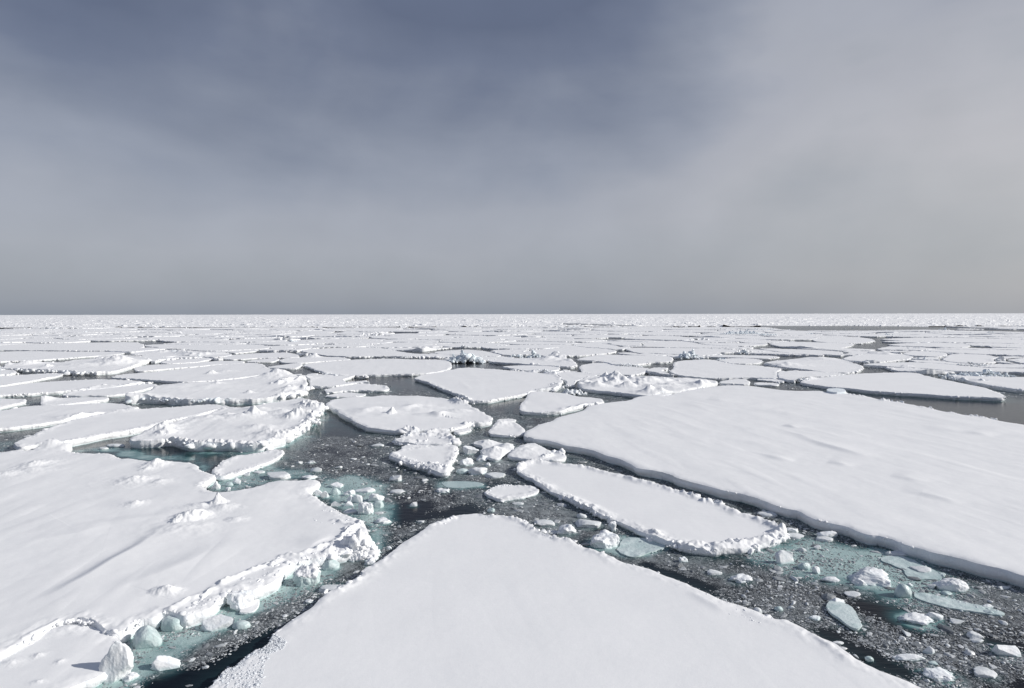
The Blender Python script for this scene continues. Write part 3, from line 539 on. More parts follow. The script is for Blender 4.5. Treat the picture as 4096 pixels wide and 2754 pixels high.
floe('far left floe carrying a sharp white snow heap and a dark craggy left corner', .7, .9, 'A 10 455 60 430 200 415 400 420 500 400 700 385 800 375 950 375 1000 400 980 412 880 443 780 472 640 482 500 484 350 472 200 467 100 458', rmax=.8, amp=.4, und=1.8,
     mounds=[('A 790 425', 3.8, 5, 1.9, 1.7), ('A 740 420', 4, 4, 1.3, 1.6), ('A 860 418', 4, 4, .9, 1.8), ('A 190 430', 2, 3, .9, 1.6), ('A 320 450', 1, 1.2, .9, 1.4), ('A 540 440', 5, 4, .7, 1.5)],
     ridges=[('A 30 440 60 432', 3, .3, .8, .8, .7, 'blue'), ('A 120 460 250 468 380 476 520 484 660 480', 3, .3, .8, .6, .3, 'edge')])
floe('long pale floe by a dark crack at left frame edge, behind the snow-heaped one', .45, .5, 'A -200 425 -150 350 200 340 450 345 700 345 840 350 800 363 650 373 450 387 250 402 0 410', rmax=.5, amp=.5)
floe('left floe covered in scattered blue ice blocks behind the tongue-shaped floe', .5, .9, 'A 850 360 1000 340 1100 332 1350 345 1500 350 1560 365 1500 378 1380 383 1200 370 950 370', rmax=.6, amp=.5, ridges=[('A 1060 350 1180 345 1300 370 1380 365 1450 360', 2.5, .3, 1.0, 1.6, .9, 'blue')])
floe('short strip floe in front of the ice-block-strewn floe at left', .45, .8, 'A 1070 408 1200 395 1400 388 1420 395 1330 412 1200 422 1080 425', rmax=.5, amp=.4)
floe('broad dull-white floe far left, second behind the long dark crack', .45, .4, 'A -200 335 0 300 300 290 600 285 900 280 960 300 950 320 900 335 600 340 200 335', rmax=.6, amp=.6)
floe('broad flat floe with a shaded blue front edge, upper left of centre', .5, .5, 'A 960 300 1100 295 1300 298 1700 295 1800 310 1780 325 1600 333 1400 342 1200 328 1060 316 980 310', rmax=.6, amp=.6)
floe('large flat floe behind the very wide floe, its left corner touching a dark pool', .55, .5, 'G1 1040 425 1150 405 1400 395 1700 385 1900 395 2050 430 2180 450 G2 250 455 320 460 280 470 G1 2230 485 1850 478 1600 485 1330 476 1200 457 1100 440', rmax=.6, amp=.5,
     ridges=[('G2 180 490 300 490 420 500', 3, .3, .9, 1.2, .8, 'rim')])
floe('small floe at the narrowing of the dark crack upper left of centre', .4, .6, 'G1 920 375 1150 360 1400 360 1200 385 1030 400 960 393', rmax=.5, amp=.5)
floe('white floe directly behind the craggy blue centre hummock', .5, .5, 'G2 340 440 500 420 700 410 900 430 1060 470 1000 482 850 478 600 470 400 455', rmax=.6, amp=.5)
floe('wedge-shaped floe with spiky snow heaps on its right, behind the central open pool', .6, .6, 'G2 950 515 1200 500 1500 500 1620 480 1750 520 1840 565 1800 585 1700 585 1400 568 1150 549 1000 540 900 528', rmax=.6, amp=.4, und=1.5,
     mounds=[('G2 1620 490', 2.5, 4, 1.6, 1.4), ('G2 1540 515', 2.5, 3, 1.1, 1.4), ('G2 1680 510', 2.5, 3, 1.1, 1.5), ('G2 1760 535', 2, 3, .7, 1.5)])
floe('narrow floe with a shaded front edge between the central pool and broad five-sided floe', .5, .6, 'G2 1040 590 1200 575 1400 575 1600 585 1670 605 1600 632 1450 635 1300 628 1150 605', rmax=.55, amp=.35, ridges=[('G2 1400 570 1440 572', 4, .3, .7, .5, .8, 'rim')])
floe('wide flat floe behind the twin-horned hummock, upper centre', .55, .5, 'G2 1270 430 1500 405 1800 385 2100 400 2270 425 2150 450 1900 470 1700 475 1500 480 1400 450', rmax=.6, amp=.5)
floe('long rectangular-ended floe upper right of centre, ending square at a dark gap', .55, .5, 'G2 1800 515 2000 475 G3 0 462 300 470 700 475 745 490 745 535 600 540 400 543 200 537 0 531 G2 2000 525', rmax=.55, amp=.4)
floe('half-round floe with a blocky snow bank on it, behind the spiky hummocked floe', .5, .6, 'G2 1860 580 2000 550 2150 550 G3 130 575 300 590 500 600 510 620 450 655 330 675 150 670 0 665 G2 1900 652 1870 620', rmax=.5, amp=.35)
floe('large clean polygonal floe right of centre with a fringed lower edge', .5, .65, 'G3 710 635 780 600 750 560 830 525 1050 515 1200 520 1350 560 1600 575 1800 595 1890 605 1830 640 1850 695 1830 707 1600 700 1350 706 1050 705 850 685 760 660', rmax=.5, amp=.35)
floe('jumbled floe studded with sharp blue-white ice peaks, top edge of the huge right floe', .55, .7,
     'B 1690 560 1700 530 1780 505 G3 40 680 200 690 500 685 700 700 900 705 1100 725 1225 740 1220 768 1080 790 1000 815 800 845 650 865 500 885 400 885 200 855 30 840 B 1730 595 1690 580', rmax=.5, amp=.3, und=2.2,
     mounds=[('G3 165 745', 1.5, 1.8, 1.7, 1.4), ('G3 240 745', 1.0, 1.4, .7, 1.4), ('G3 325 735', 1.0, 1.6, 1.0, 1.4), ('G3 60 735', 1.2, 2, 1.3, 1.3), ('B 1780 555', 2.0, 1.8, .6, 1.6), ('B 1740 560', 1.8, 2, .6, 1.5), ('B 1810 580', 2.0, 1.4, .6, 1.6), ('G3 290 800', 1.5, 1.2, .9, 1.6), ('G3 470 755', 3, 2, .9, 1.8), ('G3 420 785', 1.4, 1.4, .8, 1.4),
             ('G3 545 855', 1.8, 1.6, .7, 1.7), ('G3 640 745', 1.6, 1.6, .6, 1.4), ('G3 600 810', 3, 2, .5, 1.5), ('G3 720 785', 1.6, 1.4, .5, 1.5), ('G3 880 730', 3, 2, .4, 1.6), ('G3 1060 780', 2.2, 2, .7, 1.6), ('G3 130 780', 2, 1.5, .7, 1.6), ('G3 760 820', 3, 1.5, .35, 1.6), ('G3 520 800', 1.5, 1.5, .5, 1.5)],
     ridges=[('G3 40 755 160 765 250 760', 14, .25, .85, 1.1, .8, 'blue'), ('B 1720 570 1800 575', 12, .25, .8, 1.1, .5, 'blue'), ('G3 400 760 500 765 640 750 780 740', 2.4, .2, .6, 1.6, .3, 'blue'), ('G3 480 860 560 855 620 860', 4, .25, .7, .7, .5, 'edge'), ('G3 1020 790 1080 775', 4, .25, .6, .6, .4, 'edge')])
floe('small flat-topped slab between the jumbled and clean polygonal floes, right of centre', .6, .4, 'G3 1230 762 1260 735 1400 715 1510 715 1550 740 1555 768 1400 764', rmax=.3, amp=.2)
floe('thin low slab in the brash-filled channel right of the flat-topped slab', .35, .6, 'G3 1590 758 1650 750 1850 763 1860 778 1700 778 1600 772', rmax=.35, amp=.2)
floe('strip of broken ice hugging the clean polygonal floe\'s lower right corner', .3, .8, 'G3 1600 715 1800 715 1900 730 1930 750 1800 742 1650 726', rmax=.45, amp=.3)
floe('long clean sun-whitened floe with a black shadowed front beside the grey open lead', .55, .4,
     'C 935 510 1000 490 1150 475 1300 460 1500 452 1650 452 1750 480 1850 500 2000 530 2100 550 2180 580 2225 603 2200 612 2050 604 1900 599 1700 586 1500 574 1350 564 1220 548 1100 540 1000 525 950 516', rmax=.4, amp=.25, und=.5,
     ridges=[('C 940 500 1000 490', 4, .25, .6, .8, .5, 'edge')])
floe('floe at the right frame edge bearing a wall of blue ice blocks', .65, .6, 'C 1850 475 1950 460 2050 462 2200 480 2332 482 2600 492 S 4500 1555 C 2332 562 2200 543 2050 519 1950 495 1900 486', rmax=.5, amp=.25, ridges=[('C 1860 478 1960 495 2050 505', 3, .3, .7, .8, .4, 'edge')])
floe('long low floe stretching right behind the sun-whitened floe, with a shaded front', .6, .4, 'C 1310 400 1400 395 1600 388 1750 390 1900 405 2050 420 2332 428 S 4250 1478 4300 1496 C 2332 448 1950 446 1860 439 1700 426 1500 415 1380 408', rmax=.6, amp=.35,
     ridges=[('C 1590 414 1610 414', 2, .4, .9, .6, .5, 'edge')])
floe('leaf-shaped floe with a crusted round right end, centre right', .6, .6, 'C 700 400 760 380 900 370 1050 365 1180 370 1250 390 1320 410 1325 427 1280 450 1200 456 1080 449 950 430 830 420 740 407', rmax=.5, amp=.35,
     ridges=[('C 730 405 800 412 840 415', 3, .3, .8, .8, .3, 'edge')], mounds=[('C 850 408', 3, 3, .7, 1.5), ('C 1050 370', 5, 5, .5, 1.8)])
floe('rounded floe with bumpy hummocks along its back and front, right of the leaf-shaped floe', .7, .8, 'C 1195 365 1280 345 1400 330 1550 335 1640 350 1620 368 1530 376 1400 388 1300 382 1230 376', rmax=.7, amp=.5, ridges=[('C 1370 335 1470 340', 2, .4, 1.0, 1.3, .8, 'blue'), ('C 1370 385 1390 385', 3, .4, 1.0, .7, .9, 'edge')])
floe('small floe holding a pale ice block, behind the clean polygonal floe', .5, .6, 'G3 1200 515 1400 500 1600 505 1690 525 1640 552 1500 559 1350 555', rmax=.5, amp=.4)
floe('thin flat floe right of the tall centre-right hummock', .5, .5, 'G3 1060 480 1250 465 1500 470 1800 475 1870 488 1750 503 1600 500 1400 494 1150 487', rmax=.5, amp=.4)
floe('flat floe left of the tall centre-right hummock behind the square-ended one', .55, .5, 'G3 250 400 400 390 800 395 1200 400 1450 418 1400 440 1100 445 850 462 600 450 400 448 320 425', rmax=.6, amp=.5)
floe('smooth pale floe far right of centre below the long blue rubble ridge', .55, .4, 'G3 1740 350 1900 330 G4 0 330 300 340 560 350 550 370 450 395 300 405 100 400 G3 1900 388', rmax=.6, amp=.5, mounds=[('G4 30 395', 4, 5, .8, 1.4)])
floe('ragged floe strip just in front of the smooth pale one, far right of centre', .5, .6, 'G3 1630 400 1800 400 G4 0 410 200 415 400 430 480 450 350 462 150 458 0 456 G3 1900 441 1750 418', rmax=.6, amp=.5)
floe('thin bright floe between two hairline cracks, upper right of centre', .5, .5, 'G3 460 345 600 325 800 320 950 335 1050 360 1400 380 1620 385 1560 396 1200 391 800 387 450 382', rmax=.7, amp=.6)
floe('angular floe with a dark shaded front in the upper right pack', .8, .5, 'G4 1065 455 1150 430 1300 425 1500 445 1545 458 1470 482 1300 477 1150 470', rmax=.6, amp=.4)
floe('broad floe with scattered blocks on its front, right of the angular dark-fronted one', .6, .5, 'G4 1480 520 1560 460 1700 455 1950 465 2060 490 2000 515 2050 540 1850 555 1600 541', rmax=.6, amp=.5, ridges=[('G4 2050 525 2200 520', 1.6, .4, .9, 1.0, .6, 'edge')])
floe('floe corner at the right frame edge above the wall of blue blocks', .55, .6, 'G4 2150 515 2332 498 2500 493 2600 535 2332 555 2250 540', rmax=.6, amp=.5)
floe('flat floe between the hummocky brash bands, upper right', .5, .5, 'G4 900 360 1100 345 1500 340 1700 350 1780 365 1750 385 1600 390 1300 381 1000 373', rmax=.6, amp=.6)
floe('long narrow floe with a dark front shadow, upper right behind the angular floe', .6, .4, 'G4 1260 420 1500 405 1900 415 2332 415 2600 435 2332 460 2100 464 1800 454 1450 434', rmax=.7, amp=.6)
floe('wide pale floe with a grey front line, just before the far dark lead', .6, .4, 'G4 150 300 400 270 700 290 800 315 700 340 500 348 300 340 150 323', rmax=.8, amp=.7)
floe('longest far floe at upper right, cracked open along its front', .6, .4, 'G4 820 305 1100 288 1600 288 2000 298 2332 308 2700 328 2332 348 1900 341 1300 326 1000 316', rmax=.8, amp=.7)
floe('flat far floe with a heavy dark front line, upper right of centre', .9, .4, 'G3 200 295 500 262 800 270 960 290 980 308 850 313 600 308 400 302', rmax=.8, amp=.7)
floe('far flat floe above the square-ended one, centre right of the pack', .55, .5, 'G2 1760 360 1950 335 2070 340 G3 240 385 100 390 G2 2100 390 1900 386', rmax=.7, amp=.6)
# small plates and slabs in the near channels
floe('small pointed floe with a frosted rim in the green cove, left of centre', .34, .9, 'D 1310 215 1370 165 1430 125 1520 110 1600 100 1690 80 1755 78 1760 100 1720 130 1650 160 1560 195 1440 235 1370 250 1335 235', rmax=.18, amp=.10)
floe('thin square flake of ice lying in the brash beside the lower left floe', .12, 0, 'D 1480 1088 1520 1050 1570 1015 1620 997 1610 1040 1590 1075 1530 1090', amp=.04, und=.4, name='ice_plate', cat='ice plate')
floe('snowy tilted plate leaning on the lower left floe above the dark hollow', .33, .5, 'D 1510 890 1560 850 1650 830 1720 815 1770 820 1760 860 1700 905 1620 940 1545 958 1520 930', rmax=.12, amp=.06, name='ice_plate', cat='ice plate')
floe('pale sunken slab, smooth and turquoise-white, above the small crumbly plate', .02, 0, 'E 706 282 740 275 860 272 970 285 990 298 940 308 820 316 740 310', amp=.25, und=.5, mat=M_GLASS, name='submerged_ice_slab', cat='sunken ice')
floe('broad wet turquoise slab awash below the middle of the elongated floe', .05, .4, 'E 1840 640 1900 620 2000 625 2080 640 2130 660 2110 690 2020 720 1940 740 1880 735 1820 690', amp=.26, und=1.0, mat=M_GLASS, rmax=.16, name='submerged_ice_slab', cat='sunken ice', lumpmat=M_GLASS)
floe('clear blue-green slab awash below the huge floe\'s shaded edge', .02, .3, 'F 1440 770 1520 745 1620 765 1700 800 1790 850 1800 880 1720 890 1640 900 1600 870 1600 830 1520 800', amp=.34, und=1.0, mat=M_GLASS, rmax=.16, name='submerged_ice_slab', cat='sunken ice', lumpmat=M_GLASS)
floe('long narrow wet ice tongue running toward the lower right from the turquoise blocks', .03, .6, 'F 1620 960 1700 965 1850 1000 2000 1035 2100 1060 2190 1085 2210 1105 2100 1095 1980 1085 1850 1060 1700 1020 1640 1000', amp=.26, und=1.0, mat=M_GLASS, rmax=.14, name='submerged_ice_slab', cat='sunken ice', lumpmat=M_CHUNK)
floe('translucent tilted slab with broken snow on its top corner, in the black water at right', .13, .1, 'F 1100 1040 1130 1010 1200 1020 1250 1045 1290 1100 1320 1160 1310 1195 1250 1180 1180 1130 1120 1085', amp=.14, und=.9, mat=M_GLASS, rmax=.12, name='submerged_ice_slab', cat='sunken ice', lumpmat=M_CHUNK)
N_TRACED = len(FLOES)

# ------------------------------------------------------------------ open water, colour patches
CLEAR = [P(q) for q in (
 'D 890 1561 1060 1450 1150 1470 1330 1410 1480 1300 1600 1240 1710 1200 1690 1290 1530 1370 1420 1450 1310 1561 S 700 2850 400 2850', 'E 730 480 800 440 900 430 960 455 900 480 790 505', 'E 410 500 480 430 570 400 640 400 670 430 640 490 560 510 480 530',
 'B 1130 690 1250 650 1345 640 1310 700 1300 760 1200 750 1130 730', 'B -130 720 -10 715 20 740 80 780 200 870 180 905 0 905 -160 880', 'B 100 550 180 525 300 530 400 560 250 556 120 570', 'B 480 540 560 510 610 505 600 530 680 580 660 600 430 590 430 575',
 'B 840 425 950 420 1160 440 1170 455 1000 460 860 460', 'C 1220 560 1350 575 1700 595 2000 610 2332 615 2400 800 2100 740 1700 668 1400 606 1250 590', 'F 1310 1020 1400 1030 1570 1070 1620 1140 1700 1230 1600 1200 1450 1120 1330 1060',
 'F 0 800 150 835 300 885 400 935 330 950 200 895 0 830', 'F 1040 1185 1120 1190 1200 1240 1190 1280 1100 1260 1040 1215', 'F 1220 1275 1400 1325 1500 1390 1640 1460 1600 1500 1400 1430 1250 1345', 'A 470 1005 540 960 850 950 1200 965 1450 1010 1450 1080 1380 1130 1330 1140 1290 1080 1000 1070 780 1050 600 1020',
 'F 1960 1180 2150 1260 2300 1310 2332 1290 2300 1330 2150 1300', 'G1 430 1010 600 980 700 950 900 935 700 1000 550 1020')]
TURQ = [(P(q), k, fe) for q, k, fe in (
 ('A 460 1010 740 1012 790 1045 1030 1070 1290 1075 1350 1140 1400 1115 1330 1050 1000 1030 850 1000 700 990', .9, 1.5), ('A 1140 930 1300 970 1700 980 1900 940 2080 840 2140 740 2185 750 2110 880 1960 985 1700 1035 1350 1030 1150 960', .75, 2.5),
 ('D 1240 300 1340 240 1500 210 1700 120 1760 190 1950 220 2100 260 2332 300 2332 340 2000 310 1960 262 1700 275 1480 335 1370 350', .7, 1.5), ('I 750 480 900 380 1100 340 1300 360 1420 420 1450 600 1480 700 1440 850 1400 1000 1330 1050 1300 800 1230 740 1100 680 900 560', 1.0, .8),
 ('D 640 1200 760 1195 870 1130 1130 1110 1380 1000 1620 950 1800 790 2060 740 2080 860 1950 960 1750 1030 1560 1120 1320 1240 1080 1380 860 1540 700 1640 400 1640 620 1480 740 1400 780 1300', .95, .5),
 ('F 640 740 760 660 900 620 1050 640 1200 680 1400 690 1650 750 1850 860 1960 950 1900 1020 1700 1050 1500 990 1250 940 1000 880 800 830 660 790', 1.0, 1.2), ('E 1660 640 1720 700 1850 745 2000 740 2140 690 2130 660 2100 640 1900 610 1800 610', .9, .5),
 ('E 700 275 990 285 1010 312 850 330 700 312', .8, .5), ('A 850 668 1200 675 1750 665 2000 630 2000 655 1800 695 1200 702 900 690', .8, 2.0), ('A 1500 375 1200 368 1250 385 1380 392', .8, 2), ('B 1350 935 1480 985 1650 1060 1720 1075 1740 1090 1600 1060 1400 980', .35, 1.5),
 ('A 1500 1160 1700 1100 1900 1040 1920 1130 1700 1180', .6, 2), ('F 1100 1180 1250 1200 1340 1230 1340 1160 1260 1100', .5, .4), ('F 1620 1190 1760 1210 1860 1200 1860 1150 1750 1190', .9, .3), ('A 0 1020 100 985 110 960 60 950 0 960', .6, 2))]
SLUSHY = [P(q) for q in ('E 960 380 1060 405 1340 340 1500 440 1700 530 1640 600 1480 640 1330 590 1180 500 1020 470', 'D 1850 1010 2000 890 2332 740 2332 690 2100 770 1900 880 1820 960', 'D 1130 1380 1400 1180 1700 1020 1850 1050 1600 1220 1330 1400 1150 1460',
 'E 800 0 1200 0 1210 180 1000 250 800 250 830 100', 'F -60 690 300 740 420 830 200 850 -60 780', 'F 1900 900 2332 980 2332 1160 2100 1120 1850 1040', 'B 1340 560 1660 500 1700 600 1480 610', 'F 600 980 900 1000 1100 1090 1000 1160 750 1080', 'E 1700 740 2000 760 2300 840 2300 770 2100 740')]
def gpoly(px): gx, gy = ground(px[:, 0], px[:, 1], 0); return np.stack([gx, gy], 1)
CLEAR_G = [gpoly(p) for p in CLEAR]; SLUSHY_G = [gpoly(p) for p in SLUSHY]; TURQ_G = [(gpoly(p), k, fe) for p, k, fe in TURQ]
def near_box(x, y, poly, pad):
    return (x > poly[:, 0].min() - pad) & (x < poly[:, 0].max() + pad) & (y > poly[:, 1].min() - pad) & (y < poly[:, 1].max() + pad)
def sea_state(x, y):
    """turquoise (ice under water) and slush cover at points of the sea"""
    tq = np.zeros_like(x); sl = np.ones_like(x); patchy = np.clip(.92 + .6 * fbm(x / 1.1, y / 1.5, 9.0, 4), .6, 1.15)
    wob = fbm(x / 2.2, y / 2.2, 2.0, 3)
    for pg, k, fe in TURQ_G:
        m_ = near_box(x, y, pg, fe * 3)
        if m_.any():
            d = sdf(x[m_], y[m_], pg)[0] + wob[m_] * fe * .9; e = np.clip(d / fe * .5 + .5, 0, 1); tq[m_] = np.maximum(tq[m_], k * e * e * (3 - 2 * e) * patchy[m_])
    for pg in SLUSHY_G:
        m_ = near_box(x, y, pg, 3)
        if m_.any():
            d = sdf(x[m_], y[m_], pg)[0] + wob[m_] * 1.2; e = np.clip(d / 1.4 * .5 + .5, 0, 1); sl[m_] = np.maximum(sl[m_], 1 + .95 * e)
    for pg in CLEAR_G:
        fe = 0.012 * abs(pg[:, 1].mean()); m_ = near_box(x, y, pg, fe * 3)
        if m_.any():
            d = sdf(x[m_], y[m_], pg)[0] + wob[m_] * fe; e = np.clip(d / fe * .5 + .8, 0, 1); sl[m_] *= 1 - .997 * e
    for (pg, fb, bb) in FLOES[:N_TRACED]:
        if bb[2] > 95 or fb < .15: continue
        m_ = near_box(x, y, pg, 2.0)
        if m_.any():
            d = -sdf(x[m_], y[m_], pg)[0]; w = .35 + .02 * max(bb[2], 10); tq[m_] = np.maximum(tq[m_], .22 * np.exp(-np.maximum(d, 0) / w))
    for (cx, cy, r_, k) in HALO:
        m_ = (np.abs(x - cx) < r_ * 3) & (np.abs(y - cy) < r_ * 3)
        if m_.any():
            d = np.hypot(x[m_] - cx, y[m_] - cy) / r_; tq[m_] = np.maximum(tq[m_], k * np.exp(-(d / 1.05) ** 3.5))
    return tq, sl

# ------------------------------------------------------------------ single blocks of ice afloat
HALO = []; CHN = [0]; CHUNK_FOOT = []
ROCKS = {}
def chunk(crop, x0, y0, x1, y1, kind, label, halo=None, name='ice_chunk', cat='ice chunk', z0=0.0, dr=None, group=None, rot=None, sub=4):
    CHN[0] += 1; i = CHN[0]; r = np.random.default_rng(900 + i)
    c = CROPS[crop]; X0, X1, Y0, Y1 = (c[0] + x0 * c[2], c[0] + x1 * c[2], c[1] + y0 * c[2], c[1] + y1 * c[2])
    yb = Y1; gx, gy = ground((X0 + X1) / 2, yb, z0); mpp = gy / FPX; wid = (X1 - X0) * mpp; vis = (Y1 - Y0) * mpp
    tanp = (CAM_H - z0) / gy; dr = dr or {'flat': .8, 'dome': .75, 'snow': .75, 'cap': .75, 'wedge': .5, 'bar': .45, 'block': .55, 'chip': .7}[kind]
    dep = wid * dr
    hei = vis - dep * tanp * .85
    if hei < .14 * wid: hei = .14 * wid; dep = min(dep, max(.25 * wid, (vis - hei) / (tanp * .85))) if vis > hei else .25 * wid
    if kind == 'flat' : hei = min(hei, .16 * wid)
    hei *= 1.05
    v, f = rock(700 + i * 3, sub, *{'flat': (7, .55, .9), 'dome': (5, .7, .95), 'snow': (9, .5, .85), 'cap': (7, .55, .9), 'wedge': (11, .3, .7), 'bar': (8, .5, .85), 'block': (10, .35, .75), 'chip': (9, .35, .75)}[kind],
                **{'flat': dict(nz=.05, fine=.03), 'dome': dict(nz=.05, fr=1.4, fine=.012), 'snow': dict(nz=.13, fr=2.2, fine=.05), 'cap': dict(nz=.10, fr=2.2, fine=.05), 'wedge': dict(nz=.04, fine=.025), 'bar': dict(nz=.07, fine=.04), 'block': dict(nz=.05, fine=.03), 'chip': dict(nz=.03, fine=.02)}[kind]), ICO[sub][1]
    lo = v.min(0); hi = v.max(0); v = (v - lo) / (hi - lo) * 2 - 1                     # fill the unit box
    if kind == 'flat': v[:, 2] = np.sign(v[:, 2]) * np.abs(v[:, 2]) ** .55
    if kind in ('snow', 'cap'):
        v *= (1 + .07 * np.abs(fbm(v[:, 0] * 3.1 + i, v[:, 1] * 3.1, v[:, 2] * 3.1, 3)) * (v[:, 2] > -.3))[:, None]
    a = (r.uniform(-.5, .5) if rot is None else rot)
    vx, vy = v[:, 0] * math.cos(a) - v[:, 1] * math.sin(a), v[:, 0] * math.sin(a) + v[:, 1] * math.cos(a)
    vx = vx / np.abs(vx).max(); vy = vy / np.abs(vy).max()
    z = np.where(v[:, 2] > -.25, (v[:, 2] + .25) / 1.25 * hei, (v[:, 2] + .25) * hei * 1.0)
    V = np.stack([vx * wid / 2, vy * dep / 2, z], 1); cx, cy = float(gx), float(gy) + dep / 2
    matl = {'flat': M_LUMP, 'dome': M_GLASS, 'snow': M_CHUNK, 'cap': M_GLASS, 'wedge': M_CHUNK, 'bar': M_CHUNK, 'block': M_CHUNK, 'chip': M_LUMP}[kind]
    if kind == 'cap':
        root = thing(name, label, cat, (cx, cy, z0), group); body = V.copy(); body[:, 0] *= 1.02
        mesh_obj('ice_body', body, f, matl, root)
        cen = V[f].mean(1); lim = hei * (.50 + .20 * fbm(cen[:, 0] * 4, cen[:, 1] * 4, i, 2)) - .25 * (cen[:, 0] * .6 + 0) / wid * hei
        kf = cen[:, 2] > lim; cp = V.copy(); up = np.clip((V[:, 2] / hei - .35) * 2, 0, 1); cp[:, 2] += .05 * hei * up + .08 * hei * up * np.maximum(fbm(V[:, 0] * 5, V[:, 1] * 5, i, 3), -.3); cp[:, :2] *= (1 + .05 * up)[:, None]
        mesh_obj('snow_cap', cp, f[kf], M_RIM, root)
    else:
        o = mesh_obj(name, V, f, matl); o.location = (cx, cy, z0); o['label'] = label; o['category'] = cat
        if group: o['group'] = group
    if halo is None: halo = (.35 if cy < 60 and z0 == 0 else 0)
    if halo: HALO.append((cx, cy, wid * .62, halo))
    CHUNK_FOOT.append((cx, cy, wid / 2, dep / 2))

chunk('I', 575, 1115, 832, 1345, 'cap', 'large round boulder with a snowy crown and turquoise flanks, off the left floe', .95, sub=5)
chunk('I', 850, 1080, 1012, 1198, 'dome', 'smooth turquoise ice dome right of the snow-crowned boulder', .9)
chunk('I', 1140, 445, 1340, 505, 'bar', 'long white bar of ice at the top of the block cluster')
chunk('I', 1275, 490, 1418, 572, 'snow', 'rough white block at the right end of the block cluster', z0=.10)
chunk('I', 1312, 560, 1418, 640, 'dome', 'pale round block just under the rough right-end block', .7)
chunk('I', 1172, 565, 1322, 700, 'snow', 'biggest pitted white block at the bottom of the block cluster', .7, sub=5)
chunk('I', 1085, 510, 1155, 592, 'snow', 'squarish white block in the middle of the block cluster', .6)
chunk('I', 1150, 510, 1228, 592, 'block', 'grey-white block just right of the squarish one in the cluster', .6)
chunk('I', 1052, 465, 1158, 530, 'snow', 'lumpy white block under the left end of the long ice bar', .6)
chunk('I', 932, 445, 1026, 522, 'dome', 'smooth blue-white block alone in the upper part of the cluster', .7)
chunk('I', 850, 475, 927, 548, 'block', 'right-hand of the two leftmost blocks in the cluster by the floe corner', .6)
chunk('I', 782, 462, 882, 532, 'block', 'leftmost block of the cluster, touching the floe corner', .6)
chunk('I', 912, 395, 1057, 458, 'snow', 'crumbly white piece behind the cluster of blocks', .6)
chunk('I', 1035, 618, 1178, 688, 'flat', 'low wet slab at the foot of the block cluster next to the floe', .7)
chunk('I', 1052, 568, 1168, 625, 'block', 'angular pale block above the low wet slab in the cluster', .6)
chunk('I', 940, 570, 1050, 622, 'chip', 'small flat splinter wedged between the floe and the block cluster', .6)
chunk('I', 1328, 708, 1488, 782, 'snow', 'lone rough white lump between the block cluster and black water', .8)
chunk('I', 1450, 972, 1497, 1010, 'snow', 'small round white lump in green water near the foreground floe edge', .3)
chunk('I', 745, 262, 860, 315, 'wedge', 'white tent-shaped piece in the brash above the green water')
chunk('I', 645, 328, 808, 385, 'snow', 'grainy flat lump just above the left floe\'s tip', .6)
chunk('I', 312, 290, 560, 388, 'flat', 'large pale slushy slab in the green cove', .8)
chunk('I', 243, 286, 342, 328, 'flat', 'thin oval ice cake under the small pointed floe', .6)
chunk('I', 48, 360, 134, 428, 'block', 'standing white block in the green cove, right of two round ones', .5)
chunk('I', -10, 396, 62, 442, 'dome', 'round pale block in the green cove, left of the standing block', .5)
chunk('D', 1290, 268, 1360, 330, 'snow', 'white lump deepest in the green cove, at its left end', .5)
chunk('D', 1395, 308, 1430, 338, 'snow', 'small white ball at the bottom of the green cove', .4)
chunk('I', 145, 308, 215, 350, 'chip', 'dim half-sunk chip beside the thin oval ice cake', .5)
chunk('I', 1462, 332, 1588, 398, 'wedge', 'faceted white piece in black water, right of the green patch', .3)
chunk('I', 1465, 462, 1612, 508, 'flat', 'flat grey ice cake in black water above the small black gap', .3)
chunk('I', 958, 252, 1042, 284, 'chip', 'small pyramid chip in the brash above the turquoise patch')
chunk('I', 1298, 44, 1416, 90, 'flat', 'white parallelogram plate alone in the dark brash left of the triangular floe')
chunk('I', 1640, 575, 1724, 625, 'wedge', 'kinked lump at the upper edge of the black gap', .3)
chunk('I', 1882, 450, 2012, 500, 'snow', 'spreading white clump left of the small crumbly plate', .3)
chunk('I', 730, 204, 800, 238, 'snow', 'white lump in the dark brash near the small pointed floe\'s tip')
chunk('I', 630, 210, 690, 242, 'chip', 'low lump nearest the tip of the small pointed floe')
chunk('I', 1710, 735, 1785, 768, 'flat', 'little flat cake floating in the black gap above the foreground floe', .3)
chunk('D', 590, 1238, 802, 1478, 'block', 'big upright faceted ice block casting a blue shadow at lower left', .4, z0=.30, sub=5, dr=.55, rot=-.35)
chunk('D', 788, 1142, 972, 1325, 'dome', 'left of the two smooth turquoise boulders by the lower left floe', .95, sub=5)
chunk('D', 966, 1088, 1132, 1218, 'dome', 'right of the two smooth turquoise boulders by the lower left floe', .95, sub=5)
chunk('D', 1365, 940, 1552, 1090, 'snow', 'lumpy snow block below the dark hollow of the left floe', .6, sub=5)
chunk('D', 1222, 1085, 1436, 1212, 'wedge', 'cracked double block left of the thin square flake', .5, sub=5)
chunk('D', 1428, 1125, 1542, 1202, 'dome', 'half-sunk grey lump right of the cracked double block', .4)
chunk('D', 918, 1340, 1102, 1458, 'wedge', 'boot-shaped white piece next to the black water at bottom left', .4, sub=5)
chunk('D', 720, 1448, 832, 1530, 'snow', 'small white mound at the bottom edge, left of the boot-shaped piece', .4)
chunk('D', 1888, 1002, 1946, 1038, 'snow', 'tiny crumbly lump close to the foreground floe\'s left edge')
chunk('D', 1960, 870, 2140, 980, 'flat', 'long pale sunken slab along the foreground floe\'s left edge', .5)
chunk('D', 2260, 740, 2340, 800, 'snow', 'crumbled snow piece jammed between the left floe tip and foreground floe', .5)
